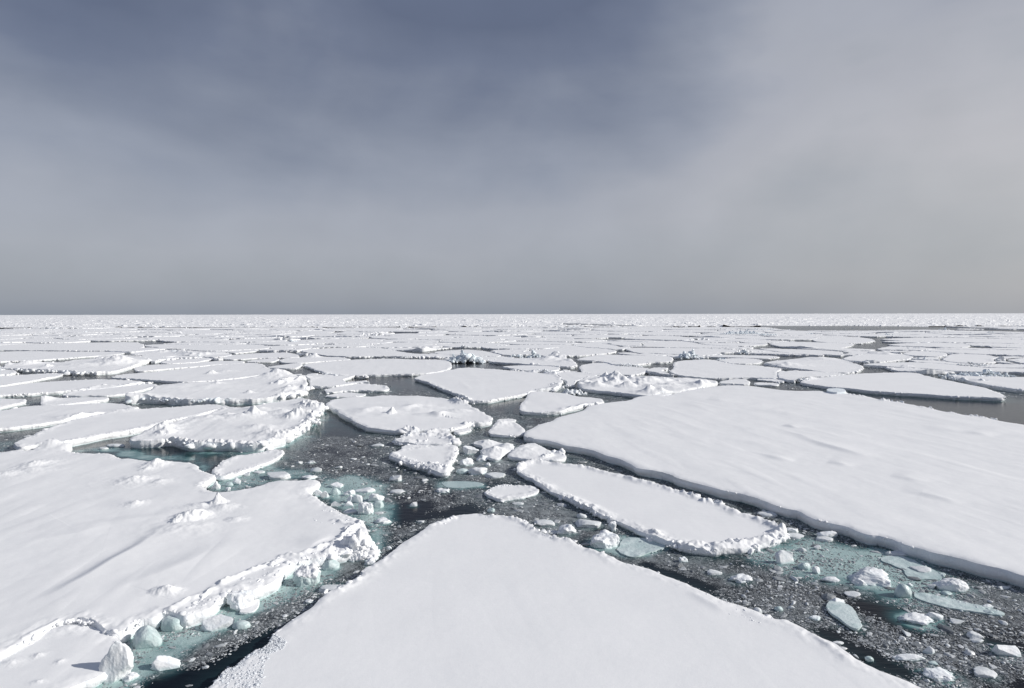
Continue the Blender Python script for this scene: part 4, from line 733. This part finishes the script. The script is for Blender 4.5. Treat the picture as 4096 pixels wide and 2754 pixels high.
chunk('D', 598, 56, 662, 78, 'flat', 'small turquoise cake in the open strip of water at left', .4)
chunk('D', 648, 38, 762, 62, 'flat', 'flat white cake in the open strip of water at left')
chunk('D', 868, 46, 916, 60, 'chip', 'third and smallest flat piece in the open strip of water at left')
chunk('I', 1225, 880, 1325, 1070, 'dome', 'turquoise ice wall on the right side of the crumbling snow heap', .8)
chunk('E', 845, 50, 957, 112, 'snow', 'snow-covered lump between triangular floe and heart-shaped plate', .3)
chunk('E', 828, 120, 926, 180, 'snow', 'rounded white block right of the triangular floe', .3)
chunk('E', 938, 108, 1017, 152, 'snow', 'white block directly under the heart-shaped plate', .3)
chunk('E', 988, 154, 1032, 182, 'snow', 'little lump below the block under the heart-shaped plate')
chunk('E', 810, 188, 892, 230, 'dome', 'smooth white cap left of the broken double lump', .3)
chunk('E', 880, 174, 1010, 237, 'snow', 'broken double lump right of the triangular floe\'s lower tip', .3)
chunk('E', 988, 206, 1127, 258, 'flat', 'clean white sail-shaped flake above the small crumbly plate', .2)
chunk('E', 1006, 436, 1057, 470, 'dome', 'round white ball at the very tip of the foreground floe', .2)
chunk('E', 1443, 530, 1570, 615, 'snow', 'pale granular block left of the smooth mitten-shaped one', .4)
chunk('E', 1556, 498, 1730, 568, 'flat', 'smooth mitten-shaped white block beside the elongated floe', .4)
chunk('E', 1760, 516, 1817, 588, 'snow', 'small steep ice tooth right of the mitten-shaped block', .3, dr=.9)
chunk('E', 1565, 464, 1637, 504, 'chip', 'grey chip above the mitten-shaped block')
chunk('E', 1648, 565, 1850, 705, 'snow', 'large blue-white block slanting into the turquoise slab', .8, sub=5, rot=-.6, dr=.95)
chunk('E', 393, 228, 477, 278, 'wedge', 'pale wedge in brash below the triangular floe\'s left corner', .3)
chunk('E', 596, 256, 642, 278, 'chip', 'tiny white diamond chip left of the pale sunken slab')
chunk('E', 684, 310, 777, 348, 'snow', 'loose clump under the left end of the pale sunken slab', .3)
chunk('E', 1160, 400, 1240, 422, 'chip', 'flat grey chip under the small crumbly plate')
chunk('E', 1300, 500, 1440, 560, 'flat', 'broad dim submerged cake left of the pale granular block', .5)
for q in [
 (785, 692, 922, 792, 'wedge', 'tall white wedge above a rounder block, right-hand channel', .6), (937, 767, 1019, 827, 'dome', 'smooth egg-shaped block just right of the tall white wedge', .6), (1020, 798, 1080, 852, 'block', 'third block in line right of the tall white wedge', .5),
 (1083, 860, 1200, 908, 'bar', 'short white bar at the lower side of the turquoise patch', .6), (1273, 866, 1370, 930, 'snow', 'rounded snowy block at the left foot of the biggest slab', .8), (1285, 780, 1597, 940, 'snow', 'biggest white ice slab in the turquoise patch at right', .95),
 (1550, 898, 1657, 1004, 'dome', 'upright rounded pillar block at the slab\'s right end', .9), (1606, 898, 1652, 930, 'snow', 'small knob behind the upright pillar block', .7), (1805, 862, 2024, 966, 'bar', 'thick loaf-shaped ice log near the huge floe\'s shaded edge', .3), (1740, 905, 1790, 945, 'chip', 'translucent disc left of the loaf-shaped log', .6),
 (1236, 952, 1340, 1002, 'flat', 'bone-shaped white flake above the long black gap', .1), (1138, 992, 1237, 1048, 'block', 'two-piece snow block on the translucent tilted slab\'s corner', 0), (1605, 1080, 1822, 1182, 'snow', 'clean snow-folded lump with a green foot in the black water', .9), (1735, 1078, 1850, 1142, 'bar', 'smooth snow slab leaning on the snow-folded lump', .6),
 (508, 838, 664, 915, 'snow', 'knobbly white clump in the brash near the foreground floe, right', .3), (1003, 1100, 1087, 1142, 'snow', 'white lump left of the translucent tilted slab', .2), (1708, 1290, 1792, 1352, 'wedge', 'grey triangular piece below the snow-folded lump', .2), (1528, 1335, 1747, 1398, 'bar', 'long grey driftwood-like ice bar near the lower right', .2),
 (2048, 1408, 2197, 1502, 'flat', 'oval dull-white cake near the bottom right corner', .3), (1750, 1418, 1960, 1530, 'snow', 'crumbly translucent slab at the bottom right of the picture', .7), (2168, 1262, 2345, 1370, 'wedge', 'long slanted pale block cut by the right frame edge', .5), (1998, 1200, 2097, 1262, 'chip', 'narrow pale sliver above the oval dull-white cake', .2),
 (1876, 1118, 1978, 1162, 'chip', 'slim grey leaf of ice right of the snow-folded lump', .1), (788, 1044, 842, 1085, 'dome', 'dim round cake in black brash right of the foreground floe', .2), (1353, 1354, 1407, 1397, 'dome', 'round grey cake close to the foreground floe\'s lower right edge', .2), (188, 736, 257, 782, 'snow', 'small white crumb cluster below the elongated floe\'s rim', .1),
 (858, 552, 952, 602, 'snow', 'snowy lump off the right end of the elongated floe', .3), (870, 590, 985, 635, 'flat', 'low wet cake under the snowy lump at the elongated floe\'s end', .4), (1042, 572, 1187, 628, 'bar', 'smooth curved bar lying along the shaded edge, right channel', .3), (1045, 612, 1165, 652, 'flat', 'layered flat cake below the smooth curved bar', .3),
 (1028, 666, 1080, 700, 'chip', 'small pale block above the turquoise patch', .4), (933, 678, 987, 714, 'chip', 'small grey block above the tall white wedge', .4), (2080, 1034, 2157, 1068, 'bar', 'little white bar at the far end of the wet ice tongue', .2), (2098, 1066, 2162, 1104, 'dome', 'round knob beneath the little white bar on the ice tongue', .4),
 (1834, 950, 1902, 986, 'dome', 'half-round cake under the loaf-shaped log', .5), (1473, 702, 1527, 738, 'chip', 'white chip against the shaded edge above the biggest slab', .4), (870, 1042, 912, 1070, 'chip', 'bright little chip right of the dim round cake', .1), (1150, 1264, 1222, 1290, 'flat', 'thin flake beside the foreground floe edge, lower right', .1),
 (690, 455, 820, 500, 'flat', 'shaded slab against the huge floe\'s grey edge near the elongated floe', .1), (370, 808, 470, 862, 'flat', 'dim sunken cake right of the black strip by the foreground floe', .3), (1750, 1385, 1812, 1418, 'dome', 'small pale knob above the crumbly translucent slab', .3), (2180, 920, 2260, 950, 'chip', 'small grey chip near the right frame edge under the huge floe', .1),
 (1660, 792, 1790, 850, 'flat', 'flat clear-green plate right of the biggest slab', .8), (2010, 840 + 400, 2100, 1285, 'chip', 'slanting grey fragment left of the long slanted pale block', .1), (1500, 700, 1640, 745, 'flat', 'green-tinted sheet under the shaded edge', .5)]:
    chunk('F', *q[:4], q[4], q[5], q[6], dr=.85 if q[0] == 1285 else None, sub=5 if q[2] - q[0] > 150 else 4)
# upright hummocks of old ice in the pack
def hummock(crop, x0, y0, x1, y1, label, n=60, mat=None, z0=.3, spikes=(), ang=True, rs=1.0):
    c = CROPS[crop]; X0, X1, Y0, Y1 = (c[0] + x0 * c[2], c[0] + x1 * c[2], c[1] + y0 * c[2], c[1] + y1 * c[2])
    CHN[0] += 1; i = CHN[0]; r = np.random.default_rng(400 + i); gx, gy = ground((X0 + X1) / 2, Y1, z0); mpp = gy / FPX; wid = (X1 - X0) * mpp; hei = (Y1 - Y0) * mpp; dep = min(wid * .5, 8.0); hei = max(.5, hei - dep * .25 * CAM_H / gy)
    u = r.uniform(-1, 1, n); w = r.uniform(-1, 1, n); env = (1 - np.abs(u) ** 2.2) * (1 - np.abs(w) ** 2) * np.clip(.75 + .7 * perlin(u * 2.2 + i, w * 2, .5 + i), .25, 1.15)
    rad = rs * hei * r.uniform(.12, .30, n) * (.6 + .6 * env); rad = np.minimum(rad, .22 * wid)
    pos = np.stack([u * wid / 2 * .92, dep / 2 + w * dep / 2, np.maximum(hei * env * r.uniform(.35, .85, n) - rad * .3, -.1)], 1); sc = rad[:, None] * r.uniform(.6, 1.5, (n, 3)) * np.array([1.15, 1, .9])
    for (su, sh, sw) in spikes:
        for k in range(5):
            hz = sh * hei * (k + .5) / 5; pos = np.vstack([pos, [su * wid / 2 + r.normal(0, .03) * wid * sw, dep / 2, hz]]); sc = np.vstack([sc, np.array([sw * wid * .5 * (1.25 - .2 * k), sw * wid * .4, sh * hei * .2])])
    v, f = scatter(pos, sc, 600 + i, 3, ANG if ang else LUMPS, tilt=.7)
    q = v * np.array([1.3, 1.3, 1.3]) / max(hei * .5, .3); v = v + (fbm(q[:, 0], q[:, 1], q[:, 2], 3)[:, None]) * hei * .10
    o = mesh_obj('ice_hummock', v, f, mat or M_BLUE); o.location = (float(gx), float(gy), z0); o['label'] = label; o['category'] = 'ice hummock'
hummock('I', 940, 845, 1365, 1108, 'great crumbling snow heap at the left floe\'s right tip', 520, M_RIM, z0=0, ang=False, rs=.62)
hummock('G2', 465, 408, 880, 545, 'craggy pale-blue ice hummock with a leaning horn, behind the central pool', 110, spikes=((-.15, .9, .2), (-.05, .7, .2), (.25, .5, .2), (-.62, .6, .13)))
hummock('G2', 1118, 435, 1310, 503, 'broad blue lump forming the left half of the horned pair, centre', 50)
hummock('G2', 1310, 412, 1480, 500, 'blue hummock topped by a square upright horn, right half of the pair', 40, spikes=((-.2, .95, .28),))
hummock('G3', 815, 405, 1080, 505, 'tall dark-blue peaked hummock, right of centre', 60, spikes=((.25, .9, .22), (.2, .7, .3)))
hummock('G3', 150, 545, 465, 597, 'long low bank of grey-white blocks on the half-round floe', 300, M_CHUNK)
hummock('G3', 1208, 486, 1348, 524, 'flat-topped blue block behind the clean polygonal floe', 60)
hummock('G3', 1440, 395, 1550, 462, 'curling drift-topped blue hummock in the upper right pack', 30, ang=False)
hummock('G3', 1360, 425, 1650, 463, 'low snow swell around the curling blue hummock', 40, M_RIM, ang=False)
hummock('G1', 1608, 205, 2000, 272, 'wide white rubble mound beside a far dark lead, left of centre', 90, M_RIM)
hummock('G1', 900, 297, 1010, 342, 'small turquoise-blue berg bit in the far pack, left', 26)
hummock('G1', 1000, 312, 1175, 340, 'grey rubble tail right of the small turquoise berg bit', 36, M_CHUNK)
hummock('G2', 610, 352, 722, 394, 'white leaning block above the leaning-horn hummock', 24, M_CHUNK)
hummock('G3', 1215, 205, 1760, 258, 'long blue rubble ridge in the far pack, left portion', 140, spikes=())
hummock('G3', 1500, 182, 1850, 212, 'faint blue ridge behind the long rubble ridge, next to the far lead', 60)
hummock('G3', 1640, 225, 1900, 272, 'right portion of the long blue rubble ridge with one tilted slab', 60)
hummock('G3', 1030, 234, 1110, 268, 'dark tilted ice slab left of the long blue rubble ridge', 14)
hummock('G3', 1040, 270, 1150, 320, 'white snow dome under the dark tilted slab', 24, M_RIM, ang=False)
hummock('G3', 2135, 222, 2235, 258, 'small pointed blue berg bit near the far lead, right', 14)
hummock('G4', 740, 440, 890, 476, 'low cluster of blue blocks on the bumpy rounded floe', 30)
hummock('G4', 1215, 478, 1392, 524, 'squat blue-grey block beside the angular dark-fronted floe', 34)
hummock('G4', 1640, 535, 2085, 594, 'row of big shaded snow blocks behind the wall of blue ice, right', 60, M_CHUNK)
hummock('G4', 1640, 612, 2400, 715, 'wall of stacked blue ice blocks at the right frame edge', 200)
hummock('G4', 1090, 372, 1340, 412, 'small rubble mound in the upper right brash band', 40, M_CHUNK)
hummock('G4', 470, 182, 810, 203, 'flat far berg with one low peak standing in the dark lead', 30)
hummock('G4', 1450, 186, 1620, 216, 'far blue rubble right of the dark lead', 34)
hummock('G4', 1955, 208, 2065, 244, 'dark snowy lump in the far pack at upper right', 16)
hummock('G4', 2200, 155, 2400, 178, 'far blue hummock at the right frame edge near the horizon', 24)
hummock('G0', 1680, 478, 1800, 532, 'pale square-sided snow block on the left strip floe', 22, M_RIM, ang=False)
hummock('G0', 1780, 488, 1890, 518, 'lower snow lump right of the square-sided snow block', 16, M_RIM, ang=False)
hummock('G0', 840, 202, 905, 236, 'tiny pointed hummock in the far left pack', 12)
hummock('G0', 1780, 218, 1890, 252, 'far white rubble mound left of centre', 26, M_RIM)
hummock('G0', 20, 545, 110, 590, 'dark shaded ice crag at the left frame edge', 26)
hummock('B', 1575, 575, 1760, 637, 'rounded snowy boulder mass left of the jumbled blue peaks', 70, M_CHUNK, z0=.0, ang=False)
hummock('G1', 1850, 475, 2240, 512, 'row of grey-fronted blocks along the crack behind the very wide floe', 40, M_CHUNK)
hummock('G2', 1680, 160, 1900, 190, 'far blue-white mound in front of the small dark lead, centre', 34)
hummock('G2', 780, 100, 970, 124, 'distant turquoise hummock line just under the horizon, centre', 30)
hummock('G2', 230, 215, 320, 246, 'far white mound left of centre beside the narrow lead', 20, M_RIM)
hummock('G4', 870, 240, 1020, 268, 'far low rubble pile between two cracks, upper right', 24)
def slab_on(crop, pts, z0, th, label):
    q = P(crop + ' ' + pts); gx, gy = ground(q[:, 0], q[:, 1], z0 + th); pg = chaikin(np.stack([gx, gy], 1), .15); n = len(pg); c0 = pg.mean(0)
    rings = [np.column_stack([pg, np.full(n, z0 - .1)]), np.column_stack([c0 + (pg - c0) * 1.02, np.full(n, z0 + th * .6)]), np.column_stack([pg, np.full(n, z0 + th)]), np.column_stack([c0 + (pg - c0) * .9, np.full(n, z0 + th * 1.05)]), np.column_stack([c0 + (pg - c0) * .02, np.full(n, z0 + th * 1.08)])]
    V = np.concatenate(rings) - np.array([c0[0], c0[1], z0]); V[:, 2] += .04 * perlin(V[:, 0] * 1.1, V[:, 1] * 1.1, 2.2); F = np.concatenate([np.array([[a + j * n, (a + 1) % n + j * n, (a + 1) % n + (j + 1) * n, a + (j + 1) * n] for a in range(n)]) for j in range(4)])
    o = mesh_obj('ice_slab', V, F, M_BLUE, smooth=False); o.location = (float(c0[0]), float(c0[1]), z0); o['label'] = label; o['category'] = 'ice slab'
slab_on('G4', '285 830 300 815 400 812 470 822 490 845 470 850 380 855 300 842',   .60, .30, 'flat pale-blue slab lying on the far rim of the huge right floe')

# ------------------------------------------------------------------ the pack beyond: floes as Voronoi cells
gr = np.random.default_rng(21)
EXCL = [gpoly(P(q)) for q in ('C 620 160 800 162 1300 162 1700 168 2000 176 1900 190 1600 194 1300 197 900 195 780 184', 'C 2050 186 2332 190 2500 192 2500 204 2332 203 2100 196', 'G2 1600 138 1950 145 2332 160 2500 172 2300 176 1950 168 1750 160', 'G1 1970 235 2250 237 2240 250 2000 265', 'G2 0 237 170 240 150 258 0 256', 'G2 960 210 1110 213 1080 220 980 220', 'G1 1350 230 1470 232 1460 244 1360 243')]
sites = []; yy = 118.0; row = 0
while yy < 640:
    wd = max(12.0, .135 * yy) ; half = yy * .98 + 20; nn = int(2 * half / wd) + 1
    for k in range(nn + 1): sites.append((-half + (k + (row % 2) * .5 + gr.uniform(-.36, .36)) * wd, yy + gr.uniform(-.4, .4) * .075 * yy, wd))
    yy *= 1.078; row += 1
S = np.array(sites); NGEN = 0
def clip_poly(poly, px_, py_, nx_, ny_):
    out = []
    for i in range(len(poly)):
        a, b_ = poly[i], poly[(i + 1) % len(poly)]; da = (a[0] - px_) * nx_ + (a[1] - py_) * ny_; db = (b_[0] - px_) * nx_ + (b_[1] - py_) * ny_
        if da <= 0: out.append(a)
        if (da < 0) != (db < 0) and da != db: t_ = da / (da - db); out.append((a[0] + (b_[0] - a[0]) * t_, a[1] + (b_[1] - a[1]) * t_))
    return out
TR = FLOES[:N_TRACED]; gens = []
for i, (sx, sy, wd) in enumerate(S):
    if sy > 560 or abs(sx) > sy * .86 + 6: continue
    p_ = np.array([[sx, sy]]); X1_, Y1_ = np.array([sx]), np.array([sy])
    if any(inpoly(X1_, Y1_, pg)[0] for pg, fb, bb in TR) or any(inpoly(X1_, Y1_, e)[0] for e in EXCL) or any(inpoly(X1_, Y1_, e)[0] for e in CLEAR_G): continue
    cell = [(sx - wd * 1.3, sy - wd), (sx + wd * 1.3, sy - wd), (sx + wd * 1.3, sy + wd), (sx - wd * 1.3, sy + wd)]
    dd = np.hypot(S[:, 0] - sx, S[:, 1] - sy); near = np.argsort(dd)[1:14]; gap = gr.choice([.25, .5, 1.0, 1.8], p=[.35, .35, .2, .1]) * (1 + sy / 350)
    for j in near:
        ox, oy = S[j, 0] - sx, S[j, 1] - sy; L = math.hypot(ox, oy); k_ = (L / 2 - gap / 2) / L; cell = clip_poly(cell, sx + ox * k_, sy + oy * k_, ox, oy)
    if len(cell) < 3: continue
    gens.append((sy, sx, np.array(cell)))
gens.sort(key=lambda t_: t_[0])
LAB = {('l', 0): ('one of the flat floes filling gaps in the middle-distance ice, left third', 'mid-distance pack floes at left'), ('m', 0): ('one of the flat floes filling gaps in the middle-distance ice, middle third', 'mid-distance pack floes in the middle'), ('r', 0): ('one of the flat floes filling gaps in the middle-distance ice, right third', 'mid-distance pack floes at right'),
       ('l', 1): ('one of the thin distant floes packed close below the horizon, left third', 'distant pack floes at left'), ('m', 1): ('one of the thin distant floes packed close below the horizon, middle third', 'distant pack floes in the middle'), ('r', 1): ('one of the thin distant floes packed close below the horizon, right third', 'distant pack floes at right')}
placed_far = 0; FARLIMIT = 200; YEND = 560.0
for (sy, sx, cell) in gens:
    if placed_far >= FARLIMIT: YEND = min(YEND, sy); break
    reach = np.ptp(cell[:, 0]); cut = []
    for pg, fb, bb in TR:
        if bb[0] - 2 < cell[:, 0].max() and bb[1] + 2 > cell[:, 0].min() and bb[2] - 2 < cell[:, 1].max() and bb[3] + 2 > cell[:, 1].min(): cut.append((pg, .5 + sy / 400))
    for e in EXCL + CLEAR_G:
        if e[:, 0].min() < cell[:, 0].max() and e[:, 0].max() > cell[:, 0].min() and e[:, 1].min() < cell[:, 1].max() and e[:, 1].max() > cell[:, 1].min(): cut.append((e, 0.0))
    rr = sx / sy; lab = LAB[('l' if rr < -.27 else 'r' if rr > .27 else 'm', 0 if sy < 250 else 1)]
    rdg = gr.random()
    mo = []
    if rdg < .3:
        ppx, ppy = project(np.array([sx + gr.uniform(-.3, .3) * reach]), np.array([sy])); mo = [('S %.2f %.2f' % (ppx[0], ppy[0]), gr.uniform(.012, .03) * sy, gr.uniform(.012, .03) * sy, gr.uniform(.5, 1.3), 1.5)]
    if floe(lab[0], gr.uniform(.4, .7), gr.uniform(.4, 1.1), cell, group=lab[1], seed=1000 + placed_far, cutters=cut, rmax=.35 + sy / 900, xs_step=3.2, amp=.5 + sy / 500, und=1.3, mounds=mo): placed_far += 1
print('far floes', placed_far, 'until', YEND, 'traced', N_TRACED)

# everything farther: one sheet of crowded floes out to the horizon
ylo = 12.0 * FPX / YEND; q_ = [ylo]
while q_[-1] > .35: q_.append(q_[-1] - max(.10, q_[-1] * .0055))
yr = CAM_H * FPX / np.array(q_); xr = np.linspace(-1.05, 1.05, 1500); RX, RY = np.meshgrid(xr, yr); GXf = RX * RY; GYf = RY + 0 * RX
# distance to Voronoi borders in a frame where spacing grows with distance
lu, lv = RX / .115, np.log(RY) / .062; lu = lu + .35 * perlin(lu * 1.3, lv * 1.3, .7); lv = lv + .30 * perlin(lu * 1.3, lv * 1.3, 4.7)
iu, iv = np.floor(lu), np.floor(lv); f1 = np.full(lu.shape, 9.); f2 = np.full(lu.shape, 9.); idc = np.zeros(lu.shape, int)
hr = np.random.default_rng(55).random((512, 3))
for du in (-1, 0, 1):
    for dv in (-1, 0, 1):
        hsh = (_perm[((iu + du).astype(int)) & 255] + ((iv + dv).astype(int)) * 37) & 511; cu = iu + du + hr[hsh, 0]; cv = iv + dv + hr[hsh, 1]; d_ = np.hypot(lu - cu, lv - cv)
        n1_ = d_ < f1; f2 = np.where(n1_, f1, np.minimum(f2, d_)); idc = np.where(n1_, hsh, idc); f1 = np.where(n1_, d_, f1)
bd = (f2 - f1); gapw = .02 + .05 * np.clip(perlin(lu * .35, lv * .5, 8.8) + .2, 0, 1) + .10 * (hr[idc, 2] > .93)
hh = np.where(bd > gapw, .5 + .25 * hr[idc, 2], -.25)
rg = np.exp(-((bd - gapw) / .08) ** 2) * (bd > gapw); hh += rg * np.clip(.35 + 1.5 * fbm(RX * 180, lv * 3.1, .3, 3), 0, 2.2) * (.5 + GYf / 2600 * .6)
hh += (bd > gapw) * np.clip(fbm(RX * 60, lv * 1.4, 3.3, 4) - .14, 0, 1) * np.minimum(3.2 + GYf / 900, 7)
for e in EXCL:
    m_ = near_box(GXf, GYf, e, 30)
    if m_.any():
        dd = sdf(GXf[m_], GYf[m_], e)[0] + perlin(GXf[m_] / 25, GYf[m_] / 40) * 10; hm = hh[m_]; hm[dd > 0] = -.3; hh[m_] = hm
hh = np.where(GYf > 9000, np.maximum(hh, .2), hh)
Rn, Cn_ = RX.shape; ID = np.arange(Rn * Cn_).reshape(Rn, Cn_); F = np.stack([ID[:-1, :-1], ID[:-1, 1:], ID[1:, 1:], ID[1:, :-1]], -1).reshape(-1, 4)
keep = (hh.ravel()[F].max(1) > -.2); V = np.stack([GXf.ravel(), GYf.ravel(), hh.ravel()], 1); F = F[keep]
us = np.unique(F); rm = np.full(len(V), -1); rm[us] = np.arange(len(us))
o = mesh_obj('distant_pack_ice', V[us], rm[F], M_EDGE if False else M_SNOW, smooth=False); o['label'] = 'countless far floes and ridges merging into one white band under the horizon'; o['category'] = 'pack ice'; o['kind'] = 'stuff'

# ------------------------------------------------------------------ sea surface
rad = [3.0]
while rad[-1] < 90000: rad.append(rad[-1] * (1.0095 if rad[-1] < 320 else 1.06))
rad = np.array(rad); th = np.concatenate([np.linspace(-math.pi, -.86, 30)[:-1], np.linspace(-.86, .86, 520), np.linspace(.86, math.pi, 30)[1:-1]])
TH, RD = np.meshgrid(th, rad); wx, wy = (RD * np.sin(TH)), (RD * np.cos(TH)); wx1, wy1 = wx.ravel(), wy.ravel()
TQ = np.zeros_like(wx1); SLS = np.ones_like(wx1) * .75; m_ = (wy1 > 5) & (wy1 < 330) & (np.abs(wx1) < wy1 * 1.2)
TQ[m_], SLS[m_] = sea_state(wx1[m_], wy1[m_])
nr, nt_ = wx.shape; ID = np.arange(nr * nt_).reshape(nr, nt_); I2 = np.roll(ID, -1, 1)
F = np.stack([ID[:-1], ID[1:], I2[1:], I2[:-1]], -1).reshape(-1, 4)[:, ::-1]
V = np.stack([wx1, wy1, 0 * wx1], 1); V = np.vstack([V, [[0, 0, 0]]])
me_ = mesh_obj('water', V, F, M_WATER, attrs={'turquoise': np.append(TQ, 0), 'slush': np.append(SLS, .7)}); me_['kind'] = 'structure'

# ------------------------------------------------------------------ brash: crumbs of ice too many to count
br = np.random.default_rng(99)
def brash_points(n, ytop, ybot, sizes, seedn):
    px = br.uniform(-150, 4250, n); py = br.uniform(ytop, ybot, n); x, y = ground(px, py, 0)
    ok = np.ones(n, bool)
    for pg, fb, bb in FLOES:
        if fb < .11: continue
        m__ = near_box(x, y, pg, 0) & ok
        if m__.any(): w_ = np.where(m__)[0]; ok[w_[inpoly(x[w_], y[w_], pg)]] = False
    x, y = x[ok], y[ok]
    for (cx_, cy_, a__, b__) in CHUNK_FOOT:
        k_ = ((x - cx_) / (a__ * .9)) ** 2 + ((y - cy_) / (b__ * .9)) ** 2 > 1; x, y = x[k_], y[k_]
    tq, sl_ = sea_state(x, y); dn = np.clip(.50 + 1.9 * fbm(x / 3.0, y / 3.0, 6.6, 4), .05, 1.2) * np.minimum(sl_, 1.25) * (1 - .25 * tq)
    k_ = br.random(len(x)) < dn; return x[k_], y[k_]
def brash_mesh(x, y, lod, rmn_px, rmx, power, flat):
    mpp = y / FPX * 4; rmn = np.maximum(.022, rmn_px * mpp); u = br.random(len(x)); rad_ = np.minimum(rmn * (u * .995 + .005) ** -power, np.maximum(rmx, rmn * 1.4))
    pos = np.stack([x, y, -.02 * rad_ + .008], 1); sc = rad_[:, None] * np.stack([br.uniform(.8, 1.7, len(x)), br.uniform(.6, 1.1, len(x)), flat * br.uniform(.5, 1.4, len(x))], 1)
    return scatter(pos, sc, 5 + lod, lod, tilt=.12)
xa, ya = brash_points(270000, 1400, 2790, None, 1); A1 = brash_mesh(xa, ya, 1, .36, .15, .38, .34)
xb, yb_ = brash_points(8000, 1480, 2790, None, 2); A2 = brash_mesh(xb, yb_, 2, 1.1, .34, .45, .36)
v_, f_ = join([A1, A2]); print('brash', len(xa), len(xb), len(f_))
o = mesh_obj('brash_ice', v_, f_, M_BRASH, smooth=False); o['label'] = 'loose brash and slush of small ice crumbs floating in the dark channels'; o['category'] = 'brash ice'; o['kind'] = 'stuff'

# larger single lumps drifting in the channels
xc, yc = brash_points(2600, 1500, 2760, None, 3); cnt = 0; SIDE = {}
base_m = [None] * 8
for i in range(8):
    me = bpy.data.meshes.new('ice_lump'); v, f = rock(5000 + i, 3, 12, .28, .7, .05, 2, .04), ICO[3][1]; me.from_pydata(v.tolist(), [], f.tolist()); me.polygons.foreach_set('use_smooth', [True] * len(f)); me.materials.append(M_LUMP); me.update(); base_m[i] = me
for i in range(len(xc)):
    if cnt >= 270: break
    x, y = float(xc[i]), float(yc[i]); s_ = max(.06, 1.3 * y / FPX * 4) * (br.random() * .97 + .03) ** -.35; s_ = min(s_ * (1.35 if x > 4 else 1), .42)
    if any(((x - a) / (c + s_)) ** 2 + ((y - b) / (d + s_)) ** 2 < 1 for a, b, c, d in CHUNK_FOOT): continue
    if any(bb[0] - s_ < x < bb[1] + s_ and bb[2] - s_ < y < bb[3] + s_ and sdf(np.array([x]), np.array([y]), pg)[0][0] > -s_ * .8 for pg, fb, bb in FLOES): continue
    o = bpy.data.objects.new('ice_lump', base_m[i % 8]); SC.collection.objects.link(o); o.location = (x, y, .02 * s_); o.rotation_euler = (0, 0, br.uniform(0, 6.28)); o.scale = (s_ * br.uniform(.9, 1.5), s_ * br.uniform(.6, 1.0), s_ * br.uniform(.3, .75))
    rr = x / y; zone = ('in the left channels', 'around the centre channel', 'in the right-hand channel')[0 if rr < -.33 else 1 if rr < .16 else 2]
    far_ = 'tiny distant' if y > 60 else 'small'
    o['label'] = far_ + ' loose lump of white ice drifting ' + zone; o['category'] = 'ice lump'; o['group'] = far_ + ' loose lumps ' + zone; cnt += 1
    CHUNK_FOOT.append((x, y, s_, s_))
print('lumps', cnt, 'chunks', CHN[0])
